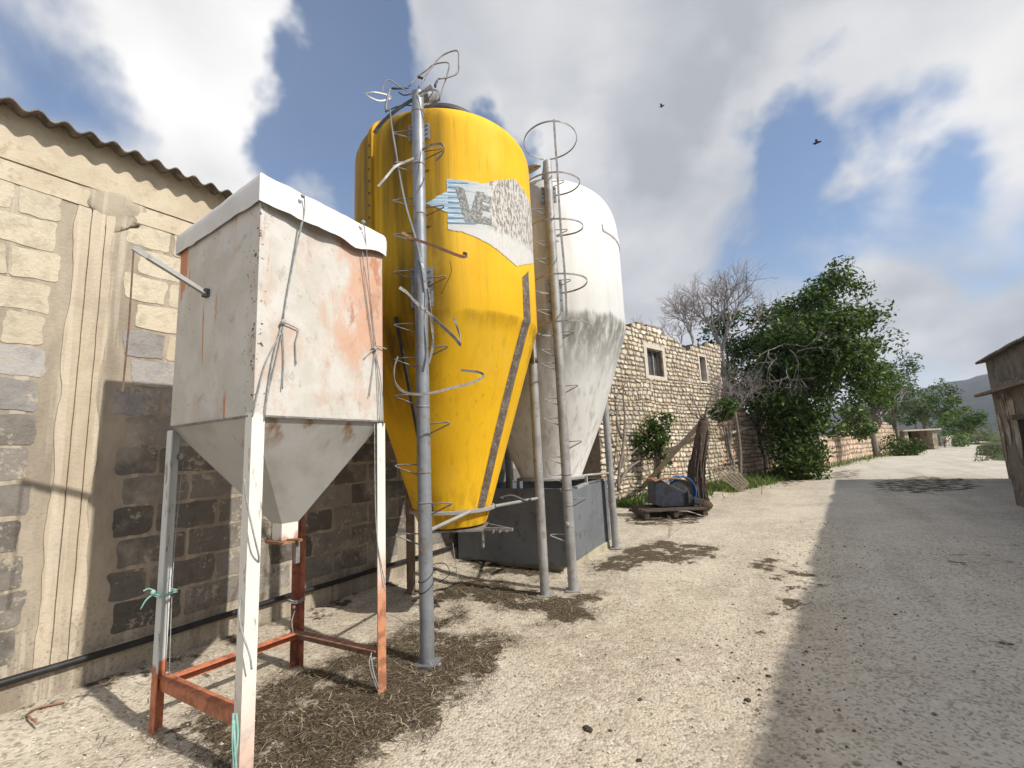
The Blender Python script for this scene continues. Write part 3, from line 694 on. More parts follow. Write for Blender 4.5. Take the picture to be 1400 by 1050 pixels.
rope('hanging_cord', [[nearleg(512, 575, R_, .05), nearleg(513, 680, R_, .05), nearleg(516, 740, R_, .05), nearleg(522, 775, R_, .04), nearleg(527, 800, R_, .03)], [nearleg(507, 895, R_, .06), nearleg(511, 920, R_, .08), nearleg(518, 942, R_, .06)], [nearleg(508, 892, R_, .06), nearleg(505, 910, R_, .08), nearleg(516, 944, R_, .06)]],
     'cord hanging down beside the hopper leg closest to the yellow silo', 'cord', 'rope', .004)
rope('long_string', [[nearleg(252, 620, L_, .0), nearleg(243, 700, L_, .0), nearleg(236, 790, L_, .02), nearleg(231, 930, L_, .02)]], 'thin string hanging inside the leftmost hopper leg', 'string', 'rope', .003, knots=((nearleg(248, 624, L_, .0), .025),))

# ---------------------------------------------------------------- silos
def ray_cyl(px, py, c, r):
    d = W(px, py); h = math.hypot(d[0], d[1]); u = d[:2]/h; c = np.array(c); b = np.dot(u, c); disc = b*b-np.dot(c, c)+r*r
    t = b-math.sqrt(max(0, disc)); p = u*t; return math.atan2(p[1]-c[1], p[0]-c[0]), EYE+d[2]/h*t
def rung(pole, d, z, ln, parent, mat, r=.006, op=.085):
    p = Vector((pole[0], pole[1], z)); d = Vector((d[0], d[1], 0)).normalized(); tip = p+d*ln+Vector((0, 0, .012))
    s = d.cross(Vector((0, 0, 1)))*.012
    pts = [p+d*.03+Vector((0, 0, .005)), p+d*ln*.6+Vector((0, 0, .01)), tip+s*.5, tip+d*.008-Vector((0, 0, .008)), tip-s*.5-Vector((0, 0, .016)), p+d*.03-Vector((0, 0, op))]
    return MB().tube(pts, r, 6).build('rung', mat, parent, smooth=True)
def bracket(pole, c, z, h, parent, mat, w=.10):
    d = Vector((c[0]-pole[0], c[1]-pole[1], 0)).normalized(); s = Vector((-d[1], d[0], 0)); p = Vector((pole[0], pole[1], z))
    mb = MB(); q = p+d*.035
    M = Matrix((s, d, Vector((0, 0, 1)))).transposed()
    mb.box(q, (w*2, .008, h), M=M); mb.box(p+d*.02, (.05, .05, h*.9), M=M)
    for sg in (-1, 1):
        for k in range(4): zz = z-h*.4+h*.8*k/3; mb.tube([q+s*sg*w*.72+Vector((0, 0, zz-z))-d*.0, q+s*sg*w*.72+Vector((0, 0, zz-z))-d*.018], .011, 6)
    return mb.build('bracket', mat, parent)
def leg_pipe(q, z1, r, mat, parent, cap=True):
    leg = MB().tube([(q[0], q[1], -.03), (q[0], q[1], 1.0), (q[0], q[1], 2.0), (q[0], q[1], z1)], r, 20).build('leg', mat, parent, smooth=True, auto=50)
    MB().box((q[0], q[1], .012), (.17, .17, .014), rz=.4).build('foot_plate', mat, leg)
    return leg

# --- yellow silo
YC = (-3.19, 3.72); YR = .97
ys_ = thing('feed_silo', (YC[0], YC[1], 0), 'yellow fibreglass feed silo with peeling sticker and a mangled ladder cage, on pipe legs', 'silo', 'feed silos beside the road')
prof = [(.395, 1.03), (.40, 1.07), (.68, 1.96), (.955, 2.835), (.97, 2.87), (.972, 3.4), (.972, 4.0), (.972, 4.45), (.971, 4.68)]+[(.40+.571*math.cos(t*PI/2)**.8, 4.70+.32*math.sin(t*PI/2)**.85) for t in np.linspace(.04, 1, 16)]
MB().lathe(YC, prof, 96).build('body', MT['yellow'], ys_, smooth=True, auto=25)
MB().lathe(YC, [(.405, 4.98), (.405, 5.24), (.45, 5.25), (.46, 5.29), (.45, 5.325), (.40, 5.33), (.37, 5.325), (.36, 5.1)], 48).build('hatch_rim', MT['dark_steel'], ys_, smooth=True)
MB().lathe(YC, [(.39, 5.29), (.30, 5.34), (.15, 5.36), (.01, 5.37)], 36).build('hatch_lid', MT['dark_steel'], ys_, smooth=True)
MB().lathe(YC, [(.415, 1.03), (.44, 1.035), (.44, 1.062), (.412, 1.068)], 48).build('cone_flange', MT['pole_pale'], ys_, smooth=True, auto=30)
MB().lathe(YC, [(.395, 1.03), (.34, .90), (.30, .885)], 40, capb=False).build('outlet', MT['yellow'], ys_, smooth=True, auto=40)
mb = MB(); mb.box((YC[0]+.05, YC[1]-.03, .865), (.62, .5, .02), rz=.5); mb.bar((YC[0]+.05, YC[1]+.05, .84), (YC[0]+.62, YC[1]+.16, .84), .03, .03); mb.bar((YC[0]+.2, YC[1]+.35, .84), (YC[0]+.62, YC[1]+.16, .84), .02, .02)
for k in range(3): mb.bar((YC[0]+.42+.06*k, YC[1]+.13+.04*k, .83), (YC[0]+.50+.05*k, YC[1]-.0+.04*k, .83), .012, .012)
sg = mb.build('slide_gate', MT['steel'], ys_)
MB().bar((YC[0]+.30, YC[1]+.10, .85), (YC[0]+.30, YC[1]+.10, .66), .035, .02).build('gate_handle', MT['steel'], sg)
# bolted vertical seam on the shaded side
th0 = rad(-95); mb = MB()
sp_ = [(r+.012, z) for r, z in prof[3:21]]
rr = [(YC[0]+r*math.cos(th0), YC[1]+r*math.sin(th0), z) for r, z in sp_]
mb.ribbon(rr, .03, .06, up=(math.cos(th0), math.sin(th0), 0)); sm = mb.build('bolted_seam', MT['yellow'], ys_)

for k in range(14):
    z = 2.98+k*.125; r = YR+.02; MB().tube([(YC[0]+r*math.cos(th0), YC[1]+r*math.sin(th0), z), (YC[0]+(r+.016)*math.cos(th0), YC[1]+(r+.016)*math.sin(th0), z)], .011, 6).build('bolt', MT['dark_steel'], sm)
th1 = rad(-78); rr = [(YC[0]+(r-.006)*math.cos(th1), YC[1]+(r-.006)*math.sin(th1), z) for r, z in [(.395+.012, 1.07)]+sp_[:1]]
MB().ribbon(rr, .02, .03, up=(math.cos(th1), math.sin(th1), 0)).build('cone_seam', MT['dark_steel'], ys_)
# sight strip down the sunny side
mb = MB(); nS = 30; pr = [(.978, 3.36), (.978, 2.87), (.962, 2.835)]+[(lerp(.962, .412, k/16), lerp(2.835, 1.08, k/16)) for k in range(1, 17)]
vs = []; fs = []
for j, (r, z) in enumerate(pr):
    tc = rad(lerp(4.5, -6.0, j/len(pr))); hw = .075/r*lerp(1, .72, j/len(pr))
    for i in range(5):
        a = tc+hw*(i-2)/2; rj = r+(.004 if i in (1, 2, 3) else -.004)
        slant = .06*(i-2)/2 if j == 0 else 0
        vs.append((YC[0]+rj*math.cos(a), YC[1]+rj*math.sin(a), z+slant))
for j in range(len(pr)-1):
    for i in range(4): fs.append((j*5+i, j*5+i+1, j*5+i+6, j*5+i+5))
mb.add(vs, fs); mb.build('sight_strip', MT['strip'], ys_, smooth=True)
# sticker remains, and the letters still readable on it
def onsilo(px, py): return ray_cyl(px, py, YC, YR)
def patch(pxpoly, r, mat, name, parent, res=64):
    ab = [onsilo(*p) for p in pxpoly]; a0, a1 = min(a for a, _ in ab), max(a for a, _ in ab); z0, z1 = min(z for _, z in ab), max(z for _, z in ab)
    mb = MB(); da, dz = (a1-a0)/res, (z1-z0)/res; idx = {}; vs = []; fs = []
    def vid(i, j):
        if (i, j) not in idx:
            a, z = a0+i*da, z0+j*dz; a += .007*fbm(a*24, z*24, 2, 2); z += .008*fbm(a*24, z*24, 5, 2)
            idx[(i, j)] = len(vs); vs.append((YC[0]+r*math.cos(a), YC[1]+r*math.sin(a), z))
        return idx[(i, j)]
    for i in range(res):
        for j in range(res):
            if inpoly(a0+(i+.5)*da, z0+(j+.5)*dz, ab): fs.append((vid(i, j), vid(i+1, j), vid(i+1, j+1), vid(i, j+1)))
    mb.add(vs, fs); return mb.build(name, mat, parent, smooth=True)
stk = patch([(611, 245), (640, 248), (662, 252), (672, 248), (690, 246), (703, 245), (716, 262), (726, 290), (729, 325), (728, 360), (716, 362), (706, 364), (695, 355), (680, 342), (668, 334), (650, 324), (630, 317), (613, 314), (612, 292), (598, 284), (581, 280), (596, 270), (611, 262)], YR+.006, MT['decal'], 'sticker', ys_, 150)
patch([(622, 256), (634, 258), (643, 292), (651, 262), (662, 264), (650, 306), (636, 304)], YR+.009, MT['letter'], 'letter_v', stk, 40)
patch([(651, 266), (671, 270), (671, 278), (659, 276), (659, 281), (669, 283), (669, 290), (659, 288), (659, 297), (672, 300), (672, 309), (650, 305)], YR+.0095, MT['letter'], 'letter_e', stk, 40)
SB = simple('sticker_blue', (.16, .27, .38), (.28, .38, .46), 20)
for k, (py0) in enumerate((250, 256, 263, 270, 277, 284, 291, 298, 305)):
    x1 = (640, 628, 624, 626, 628, 630, 632, 636, 650)[k]; pp = []
    for i in range(7):
        a, z = onsilo(lerp(613, x1, i/6), py0+.04*i*(x1-613)/8); pp.append((YC[0]+(YR+.0085)*math.cos(a), YC[1]+(YR+.0085)*math.sin(a), z))
    MB().ribbon(pp, .012, .002).build('pinstripe', SB, stk)
# legs
YF, YRL, YBL = (-2.70, 2.803), (-2.68, 4.64), (YC[0]+1.04*math.cos(rad(160)), YC[1]+1.04*math.sin(rad(160)))
lf = leg_pipe(YF, 4.93, .056, MT['pole'], ys_); tg = (.92, .49)
for z in (4.55, 4.22, 3.88, 3.55, 3.20, 2.72, 2.42, 2.10, 1.52, .97): rung(YF, (-tg[0], -tg[1]), z, .235, lf, MT['steel'])
for z in (4.33, 3.78, 3.12, 2.50, 1.85, 1.20): rung(YF, tg, z, .215, lf, MT['rust'] if z > 3 else MT['steel'])
bracket(YF, YC, 4.56, .16, lf, MT['pole']); bracket(YF, YC, 3.06, .36, lf, MT['pole'])
for z in (1.22, 1.46, 2.0, 3.72, 4.2, 4.73): MB().lathe(YF, [(.0565, z-.008), (.0605, z-.004), (.0605, z+.004), (.0565, z+.008)], 18).build('weld_band', MT['steel'], lf, smooth=True)
pp = [(YF[0]+.060*math.cos(a), YF[1]+.060*math.sin(a), .55+.16*i/40+.03*math.sin(a)) for i, a in enumerate(np.linspace(-2.6, 9.5, 40))]
rope('wire_coil', [pp, [pp[-1], (YF[0]+.10, YF[1]+.09, .74), (YF[0]+.16, YF[1]+.10, .66), (YF[0]+.09, YF[1]+.05, .60)]], 'thin wire coiled around the lower part of the yellow silo ladder pole', 'wire', 'dark', .003)
lr = leg_pipe(YRL, 2.95, .052, MT['pole_pale'], ys_); bracket(YRL, YC, 2.75, .3, lr, MT['pole_pale'])
MB().lathe(YRL, [(.053, 2.62), (.066, 2.63), (.066, 2.67), (.053, 2.68)], 18).build('clamp', MT['dark_steel'], lr, smooth=True)
lb_ = leg_pipe(YBL, 2.9, .05, simple('rusty_brown_pipe', (.20, .14, .10), (.13, .09, .065), 7), ys_)
# braces from the cone flange to the legs
def brace(a, b, r, mat, clamp=True):
    o = MB().tube([a, b], r, 10).build('brace', mat, ys_, smooth=True, auto=50)
    if clamp: MB().box(b, (.06, .06, .05)).build('clamp', MT['steel'], o)
    return o
brace((YF[0], YF[1], .985), (YC[0]+.35, YC[1]-.02, 1.065), .017, MT['pole_pale']); br = brace((YC[0]+.38, YC[1]+.22, 1.05), (YRL[0], YRL[1], 1.06), .018, MT['pole_pale'])
mb = MB(); q = lerp(np.array((YC[0]+.38, YC[1]+.22, 1.05)), np.array((YRL[0], YRL[1], 1.06)), .5); mb.tube(curve([q+np.array((-.16, -.14, .05)), q+np.array((-.05, -.05, .07)), q+np.array((.05, .07, .0)), q+np.array((.10, .10, .02))], 4), .014, 8); mb.box(q+np.array((-.14, -.12, .05)), (.05, .06, .03)); mb.build('locking_lever', MT['dark_steel'], br, smooth=True)
brace((YBL[0], YBL[1], .98), (YC[0]-.35, YC[1]+.1, 1.06), .016, MT['steel'])
tg_r = math.hypot(*YF)
# mangled cage
def cage(name, pxs, r, w=.03, mat='steel', n=5, th=.005, round_=False):
    pts = curve([AD(px, py, tg_r+dr) for px, py, dr in pxs], n) if n > 1 else [AD(px, py, tg_r+dr) for px, py, dr in pxs]
    mb = MB()
    if round_: mb.tube(pts, r, 6)
    else: mb.ribbon(pts, w*.68, th)
    return mb.build(name, MT[mat], ys_, smooth=round_)
cage('cage_bar', [(533, 148, -.45), (536, 175, -.4), (541, 205, -.35), (548, 248, -.28), (556, 285, -.22), (566, 318, -.14), (575, 352, -.08), (583, 395, -.07)], 0, .035, 'pole')
cage('cage_bar', [(585, 395, -.07), (589, 430, -.1), (592, 470, -.1), (586, 497, -.1)], 0, .03, 'steel')
cage('cage_hoop', [(550, 318, -.2), (562, 325, -.2), (590, 335, -.32), (615, 345, -.42), (632, 351, -.46), (638, 350, -.46), (637, 347, -.45), (633, 346, -.42)], 0, .035, 'rust', 4)
cage('cage_hoop', [(546, 393, -.32), (556, 400, -.3), (568, 413, -.22), (590, 432, -.18), (606, 447, -.28), (620, 460, -.36), (630, 472, -.42)], 0, .04, 'steel')
cage('cage_hoop', [(620, 435, -.36), (625, 447, -.36), (629, 460, -.38), (629, 470, -.40)], 0, .025, 'steel')
cage('cage_hoop', [(544, 488, -.06), (540, 500, -.18), (539, 515, -.30), (543, 528, -.38), (556, 537, -.42), (575, 539, -.42), (596, 536, -.40), (618, 530, -.35), (643, 524, -.3), (661, 515, -.25), (655, 509, -.2), (630, 506, -.15)], 0, .028, 'steel')
cage('cage_hoop', [(577, 205, -.06), (590, 198, -.15), (603, 197, -.24), (607, 205, -.3), (602, 214, -.2), (596, 219, -.12)], 0, .03, 'steel')
cage('cage_strap', [(517, 255, -.42), (528, 242, -.42), (540, 228, -.38), (552, 222, -.33), (566, 216, -.15)], 0, .025, 'pole_pale')
cage('cage_strap', [(540, 222, -.36), (560, 221, -.2), (572, 220, -.06)], .005, 0, 'steel', 3, round_=True)
cage('cage_strap', [(512, 182, .12), (522, 168, .1), (540, 152, .05), (558, 140, .0), (574, 130, -.05), (590, 118, .05)], 0, .055, 'dark_steel')
cage('cage_strap', [(500, 128, -.25), (512, 126, -.25), (530, 130, -.2), (534, 134, -.18), (520, 138, -.22), (506, 133, -.25), (500, 128, -.25)], 0, .02, 'pole_pale', 3)
cage('cage_wire', [(523, 127, -.2), (524, 118, -.2), (532, 109, -.2), (545, 118, -.16), (556, 124, -.1)], .005, 0, 'steel', 3, round_=True)
cage('cage_wire', [(528, 152, -.2), (528, 143, -.2), (531, 130, -.2), (533, 122, -.2)], .011, 0, 'steel', 3, round_=True)
cage('cage_wire', [(536, 121, -.15), (548, 121, -.1), (558, 120, -.05)], .009, 0, 'dark_steel', 1, round_=True)
cage('cage_wire', [(545, 126, -.1), (552, 130, -.1), (562, 128, -.1), (570, 122, -.05)], .006, 0, 'dark_steel', 4, round_=True)
cage('cage_wire', [(559, 118, .15), (572, 104, .2), (582, 97, .2), (594, 88, .2), (613, 86, .2), (612, 100, .2), (605, 122, .2), (601, 138, .15)], .007, 0, 'steel', 4, round_=True)
cage('cage_wire', [(572, 120, .1), (582, 104, .15), (592, 90, .2), (602, 78, .25), (615, 71, .25), (626, 70, .25), (627, 85, .25), (626, 99, .25), (615, 105, .2), (599, 108, .15)], .008, 0, 'steel', 4, round_=True)
cage('cage_wire', [(571, 105, .15), (581, 108, .15)], .014, 0, 'dark_steel', 1, round_=True)
cage('cage_wire', [(598, 110, .12), (595, 116, .12), (595, 119, .12)], .012, 0, 'dark_steel', 1, round_=True)
cage('cage_hoop', [(572, 128, -.07), (580, 124, -.1), (594, 123, -.15), (600, 128, -.15), (600, 136, -.1), (590, 141, .0), (575, 144, .0)], 0, .028, 'steel', 4)
cage('cage_wire', [(575, 140, .0), (586, 134, .0), (592, 126, .0)], .006, 0, 'dark_steel', 3, round_=True)
cage('cage_wire', [(527, 153, .0), (545, 145, .05), (560, 144, .05), (570, 146, .05)], .006, 0, 'dark_steel', 3, round_=True)
cage('cage_wire', [(615, 357, -.4), (617, 372, -.2), (609, 390, -.1), (603, 402, .0)], .003, 0, 'rust', 3, round_=True)
MB().tube([AD(579, 135, tg_r+.12), AD(590, 130, tg_r+.22)], .06, 12).build('hinge_tube', MT['pole'], ys_, smooth=True, auto=50)
rope('loose_wire', [[AD(619, 742, 4.6), AD(622, 765, 4.5), AD(627, 795, 4.3)]], 'thin wire hanging from the outlet under the yellow silo', 'wire', 'steel', .004)

# --- white silo
WC = (-3.24, 5.97); WR = 1.22
ws = thing('feed_silo', (WC[0], WC[1], 0), 'white feed silo with grey algae band and intact ladder cage, behind the yellow one', 'silo', 'feed silos beside the road')
wp = [(.44, 1.185), (.445, 1.23), (.78, 1.98), (1.20, 3.20), (1.218, 3.26), (1.22, 3.9), (1.22, 4.49)]+[(.40+.82*math.cos(t*PI/2)**.65, 4.50+.88*math.sin(t*PI/2)**.65) for t in np.linspace(.01, 1, 22)]
MB().lathe(WC, wp, 96).build('body', MT['white'], ws, smooth=True, auto=25)
MB().lathe(WC, [(.40, 5.36), (.44, 5.38), (.44, 5.43), (.38, 5.45), (.2, 5.49), (.01, 5.50)], 40).build('hatch_lid', MT['pole_pale'], ws, smooth=True)
MB().lathe(WC, [(1.224, 4.50), (1.234, 4.51), (1.230, 4.60), (1.20, 4.62)], 80, a0=rad(-15), a1=rad(80)).build('shoulder_lip', MT['white'], ws, smooth=True)
a_, z_ = ray_cyl(778, 268, WC, WR); MB().lathe((0, 0), [(.001, .03), (.10, .028), (.13, .0)], 24).build('moulded_boss', MT['white'], ws, smooth=True)
o = bpy.data.objects['moulded_boss']; q = Vector((math.cos(a_), math.sin(a_), .25)).normalized(); o.rotation_euler = q.to_track_quat('Z', 'Y').to_euler(); o.location = Vector((1.17*math.cos(a_), 1.17*math.sin(a_), 4.82))
WF, WRL = (-2.475, 4.932), (-2.815, 7.19); a3 = rad(152); WBL = (WC[0]+1.29*math.cos(a3), WC[1]+1.29*math.sin(a3))
wl = leg_pipe(WF, 5.30, .056, MT['pole_pale'], ws); rd = Vector((WF[0]-WC[0], WF[1]-WC[1], 0)).normalized(); tw = Vector((-rd[1], rd[0], 0))
for i, z in enumerate(np.arange(.62, 5.3, .335)):
    if z in (): continue
    if i % 2: rung(WF, (tw[0], tw[1]), z+.05, .20, wl, MT['steel'])
    else: rung(WF, (-tw[0], -tw[1]), z, .22, wl, MT['pole_pale'])
for z in (1.5, 2.2, 2.8, 4.2): rung(WF, (-tw[0], -tw[1]), z, .2, wl, MT['pole_pale'])
bracket(WF, WC, 4.86, .22, wl, MT['pole']); bracket(WF, WC, 3.50, .42, wl, MT['pole'])
for z in (.95, 1.13, 1.3): MB().lathe(WF, [(.057, z-.01), (.062, z-.005), (.062, z+.005), (.057, z+.01)], 18).build('weld_band', MT['steel'], wl, smooth=True)
MB().blob((WF[0]-.0, WF[1]-.055, .74), .035, 3, 2, (1, 1, 1), .2).build('hasp', MT['steel'], wl, smooth=True)
def hoop(z, a0, a1, tilt=0.0, r=.325):
    hc = Vector((WF[0], WF[1], z))+rd*r; pts = []
    for a in np.linspace(a0, a1, 44): p = hc+rd*(-r*math.cos(a))+tw*(r*math.sin(a)); p.z += tilt*math.cos(a)+.012*nz(a, z*3); pts.append(p)
    return MB().ribbon(pts, .019, .006).build('cage_hoop', MT['steel'], ws)
hoop(5.36, .12, 2*PI-.12, -.02); hoop(4.78, .15, 2*PI-1.25, .05); hoop(4.22, .2, 2*PI-.9, .05); hoop(3.52, .1, 2*PI-.2, 0); hoop(2.98, 1.9, 4.3, 0); hoop(2.98, -.9, .5, 0)
bp = [tuple(Vector((WF[0], WF[1], z))+rd*(.655+.015*nz(z*2, 3))+tw*(.02*nz(z*1.3, 8))) for z in (5.40, 5.1, 4.8, 4.4, 4.0, 3.6, 3.3, 2.98)]
MB().ribbon(bp, .024, .006, up=tuple(tw)).build('cage_bar', MT['steel'], ws)
MB().tube([Vector((WF[0], WF[1], 5.30)), Vector((WF[0], WF[1], 5.32))-rd*.1, Vector((WF[0], WF[1], 5.25))-rd*.32], .04, 10).build('top_elbow', MT['pole'], ws, smooth=True)
mb = MB(); hp = Vector((WF[0], WF[1], 5.27))-tw*.22-rd*.1; mb.blob(tuple(hp), .11, 5, 2, (1.5, .7, .35), .15); mb.build('lamp_head', MT['pole_pale'], ws, smooth=True)
w2 = leg_pipe(WRL, 3.3, .056, MT['pole_pale'], ws); bracket(WRL, WC, 3.05, .4, w2, MT['pole_pale'])
w3 = leg_pipe(WBL, 3.2, .056, MT['pole_pale'], ws)
MB().lathe(WC, [(.44, 1.18), (.50, 1.18), (.50, 1.205), (.445, 1.215)], 48).build('cone_flange', MT['pole_pale'], ws, smooth=True, auto=30)
MB().tube([(WF[0], WF[1], 1.16), (WC[0]+.36, WC[1]-.35, 1.19)], .018, 10).build('brace', MT['pole_pale'], ws, smooth=True)
MB().tube([(WRL[0], WRL[1], 1.18), (WC[0]+.25, WC[1]+.42, 1.19)], .018, 10).build('brace', MT['pole_pale'], ws, smooth=True)
mb = MB(); mb.bar((WF[0]+.02, WF[1]+.2, 1.13), (WF[0]-.02, WF[1]+.62, 1.15), .04, .03); mb.bar((WF[0]-.02, WF[1]+.6, 1.12), (WF[0]-.02, WF[1]+.6, 1.24), .03, .03)
mb.build('gate_bracket', MT['pole_pale'], ws)

# steel bin under the white silo
bn = thing('steel_bin', (-3.6, 6.5, 0), 'dark grey steel bin standing on a concrete slab under the white silo', 'bin')
b0, b1, b2, b3 = (-2.86, 5.52), (-2.98, 7.28), (-4.55, 7.30), (-4.55, 5.42)
mb = MB(); bc = [b0, b1, b2, b3]; t = .02
for k in range(4):
    a, b = bc[k], bc[(k+1) % 4]; mb.bar((a[0], a[1], .58), (b[0], b[1], .58), t, .96 if k != 3 else .98)
mb.build('shell', MT['bin'], bn)
mb = MB()
for k in range(4):
    a, b = bc[k], bc[(k+1) % 4]; mb.bar((a[0], a[1], 1.075), (b[0], b[1], 1.075), .05, .02)
mb.build('rim', MT['bin'], bn)
mb = MB(); mb.box((b0[0]+.012, b0[1]-.0, .575), (.05, .05, .95)); mb.box((b1[0]+.012, b1[1], .575), (.05, .12, .95)); mb.build('corner_post', MT['bin'], bn)
mb = MB(); mb.prism([(b0[0]-.06, b0[1]+.06, -.02), (b1[0]+.05, b1[1]+.04, -.02), (b2[0], b2[1], -.02), (b3[0], b3[1]+.2, -.02)], (0, 0, 1), .12); mb.build('slab', simple('pale_slab', (.42, .38, .28), (.33, .29, .2), 4, rough=.95), bn, bevel=.01)

# ---------------------------------------------------------------- rubble stone walls
HP = np.array((-4.64, 12.52)); HU = np.array((.249, .9685)); HN = (.9685, -.249)
def hp(px, py):
    p = ON(px, py, HP, HN); return (float(np.dot(p[:2]-HP, HU)), float(p[2]))
def rubble(name, parent, p0, u, n, poly, holes=(), hrange=(.07, .20), wr=(.08, .36), th=.028, seed=0, pal=None, depth=.45, coarse=1.0):
    rnd = random.Random(seed); pal = pal or [(.64, .56, .42), (.67, .61, .49), (.60, .50, .36), (.56, .51, .43), (.64, .53, .41), (.44, .38, .30), (.70, .65, .54)]
    p0 = np.array(p0); u = np.array(u); n = np.array(n)
    P3 = lambda a, z, o: (p0[0]+u[0]*a+n[0]*o, p0[1]+u[1]*a+n[1]*o, z)
    # mortar bed: a ragged solid slab behind the stones, built as columns so that openings stay open
    mb = MB(); a0, a1 = min(q[0] for q in poly), max(q[0] for q in poly); z0, z1 = min(q[1] for q in poly), max(q[1] for q in poly)
    st = .12*coarse; na, nzz = int((a1-a0)/st)+1, int((z1-z0)/st)+1
    inside = lambda a, z: inpoly(a, z+.14*nz(a*1.6, seed, 2)+.08*nz(a*5, seed, 4), poly) and not any(h[0] < a < h[1] and h[2] < z < h[3] for h in holes)
    cell = {(i, j): inside(a0+(i+.5)*st, z0+(j+.5)*st) for i in range(na) for j in range(nzz)}
    vid = {}; vs = []; fs = []
    def v(i, j, k):
        if (i, j, k) not in vid:
            vid[(i, j, k)] = len(vs); a, z = a0+i*st, z0+j*st
            vs.append(P3(a+.03*nz(a*5, z*5, seed), z+.03*nz(a*5, z*5, seed+3), (0 if k == 0 else -depth)))
        return vid[(i, j, k)]
    for (i, j), ok in cell.items():
        if not ok: continue
        fs.append((v(i, j, 0), v(i+1, j, 0), v(i+1, j+1, 0), v(i, j+1, 0))); fs.append((v(i, j, 1), v(i, j+1, 1), v(i+1, j+1, 1), v(i+1, j, 1)))
        for di, dj, e in ((-1, 0, ((0, 0), (0, 1))), (1, 0, ((1, 1), (1, 0))), (0, -1, ((1, 0), (0, 0))), (0, 1, ((0, 1), (1, 1)))):
            if not cell.get((i+di, j+dj), False):
                A, B = e; fs.append((v(i+A[0], j+A[1], 0), v(i+B[0], j+B[1], 0), v(i+B[0], j+B[1], 1), v(i+A[0], j+A[1], 1)))
    mb.add(vs, fs); mb.build('mortar_bed', MT['stone_bed'], parent)
    mb = MB(); z = z0
    while z < z1:
        h = rnd.uniform(*hrange)*coarse; a = a0-rnd.random()*.3
        while a < a1:
            w = rnd.uniform(*wr)*coarse; hh = h*rnd.uniform(.8, 1.12)
            ca, cz = a+w/2, z+h/2+.07*nz(a*.9, z, seed)
            if inside(ca, cz) and (inside(ca-w*.3, cz) or inside(ca+w*.3, cz)) and not any(hh_[0]-w*.4 < ca < hh_[1]+w*.4 and hh_[2]-h*.4 < cz < hh_[3]+h*.4 for hh_ in holes):
                k = rnd.choice((5, 6, 7)); o0 = rnd.random()*6; ring = []
                for q in range(k):
                    t = 2*PI*q/k+o0+rnd.uniform(-.2, .2); cx_, sx_ = math.cos(t), math.sin(t); m_ = 1/max(abs(cx_), abs(sx_))**.75
                    ring.append((ca+cx_*m_*(w/2-.010)*rnd.uniform(.76, 1.08), cz+sx_*m_*(hh/2-.008)*rnd.uniform(.76, 1.08)))
                d = th*rnd.uniform(.4, 1.5); tl, tz = rnd.uniform(-.3, .3)*d, rnd.uniform(-.3, .3)*d
                vs = [P3(*q, -.01) for q in ring]+[P3(q[0], q[1], d*.55) for q in ring]+[P3(ca+(q[0]-ca)*.84, cz+(q[1]-cz)*.82, d+tl*(q[0]-ca)/w+tz*(q[1]-cz)/h) for q in ring]
                f = [tuple(range(2*k, 3*k))]+[(i+s_*k, (i+1) % k+s_*k, (i+1) % k+(s_+1)*k, i+(s_+1)*k) for s_ in (0, 1) for i in range(k)]
                c = np.array(rnd.choice(pal))*rnd.uniform(.78, 1.15)
                c = c*(1+.18*nz(ca*.5, cz*.5, 4+seed)); mb.add(vs, f, tuple(c))
            a += w
        z += h
    return mb.build('stone_facing', MT['stone'], parent, colour=True)

def on_wall(p0, u, n, a, z, o=0.0): return Vector((p0[0]+u[0]*a+n[0]*o, p0[1]+u[1]*a+n[1]*o, z))
house = thing('stone_house', (HP[0]+HU[0]*3, HP[1]+HU[1]*3, 0), 'ruined rubble stone house with gable and two small windows behind the white silo', 'house')
q = [hp(*p) for p in ((810, 470), (845, 451), (862, 445), (876, 442), (888, 444), (905, 454), (925, 468), (940, 478), (946, 477), (949, 472), (985, 471), (986, 530), (986, 565), (988, 660))]
hpoly = [(q[0][0], q[0][1])]+q[1:]; hpoly = hpoly[:-1]+[(q[-1][0], -.15), (q[0][0], -.15)]
w1 = (hp(885, 500)[0], hp(906, 500)[0], hp(895, 514)[1], hp(895, 478)[1]); w2 = (hp(956, 500)[0], hp(964, 500)[0], hp(960, 521)[1], hp(960, 488)[1])
rubble('house', house, HP, HU, HN, hpoly, (w1, w2), seed=3)
ue = q[-1][0]
def slab(a0, a1, z0, z1, o0, o1, mat, name, par, p0=HP, u=HU, n=HN):
    mb = MB(); c = [on_wall(p0, u, n, a, z, o) for a in (a0, a1) for z in (z0, z1) for o in (o0, o1)]
    mb.add(c, [(0, 1, 3, 2), (4, 6, 7, 5), (0, 4, 5, 1), (2, 3, 7, 6), (0, 2, 6, 4), (1, 5, 7, 3)]); return mb.build(name, mat, par)
slab(hpoly[0][0], hpoly[0][0]+.45, -.1, 4.7, -5.5, -.46, MT['stone_bed'], 'side_wall', house); slab(ue-.45, ue, -.1, 4.6, -5.5, -.46, MT['stone_bed'], 'side_wall', house)
slab(hpoly[0][0], ue, -.1, 4.7, -5.9, -5.52, MT['stone_bed'], 'back_wall', house)
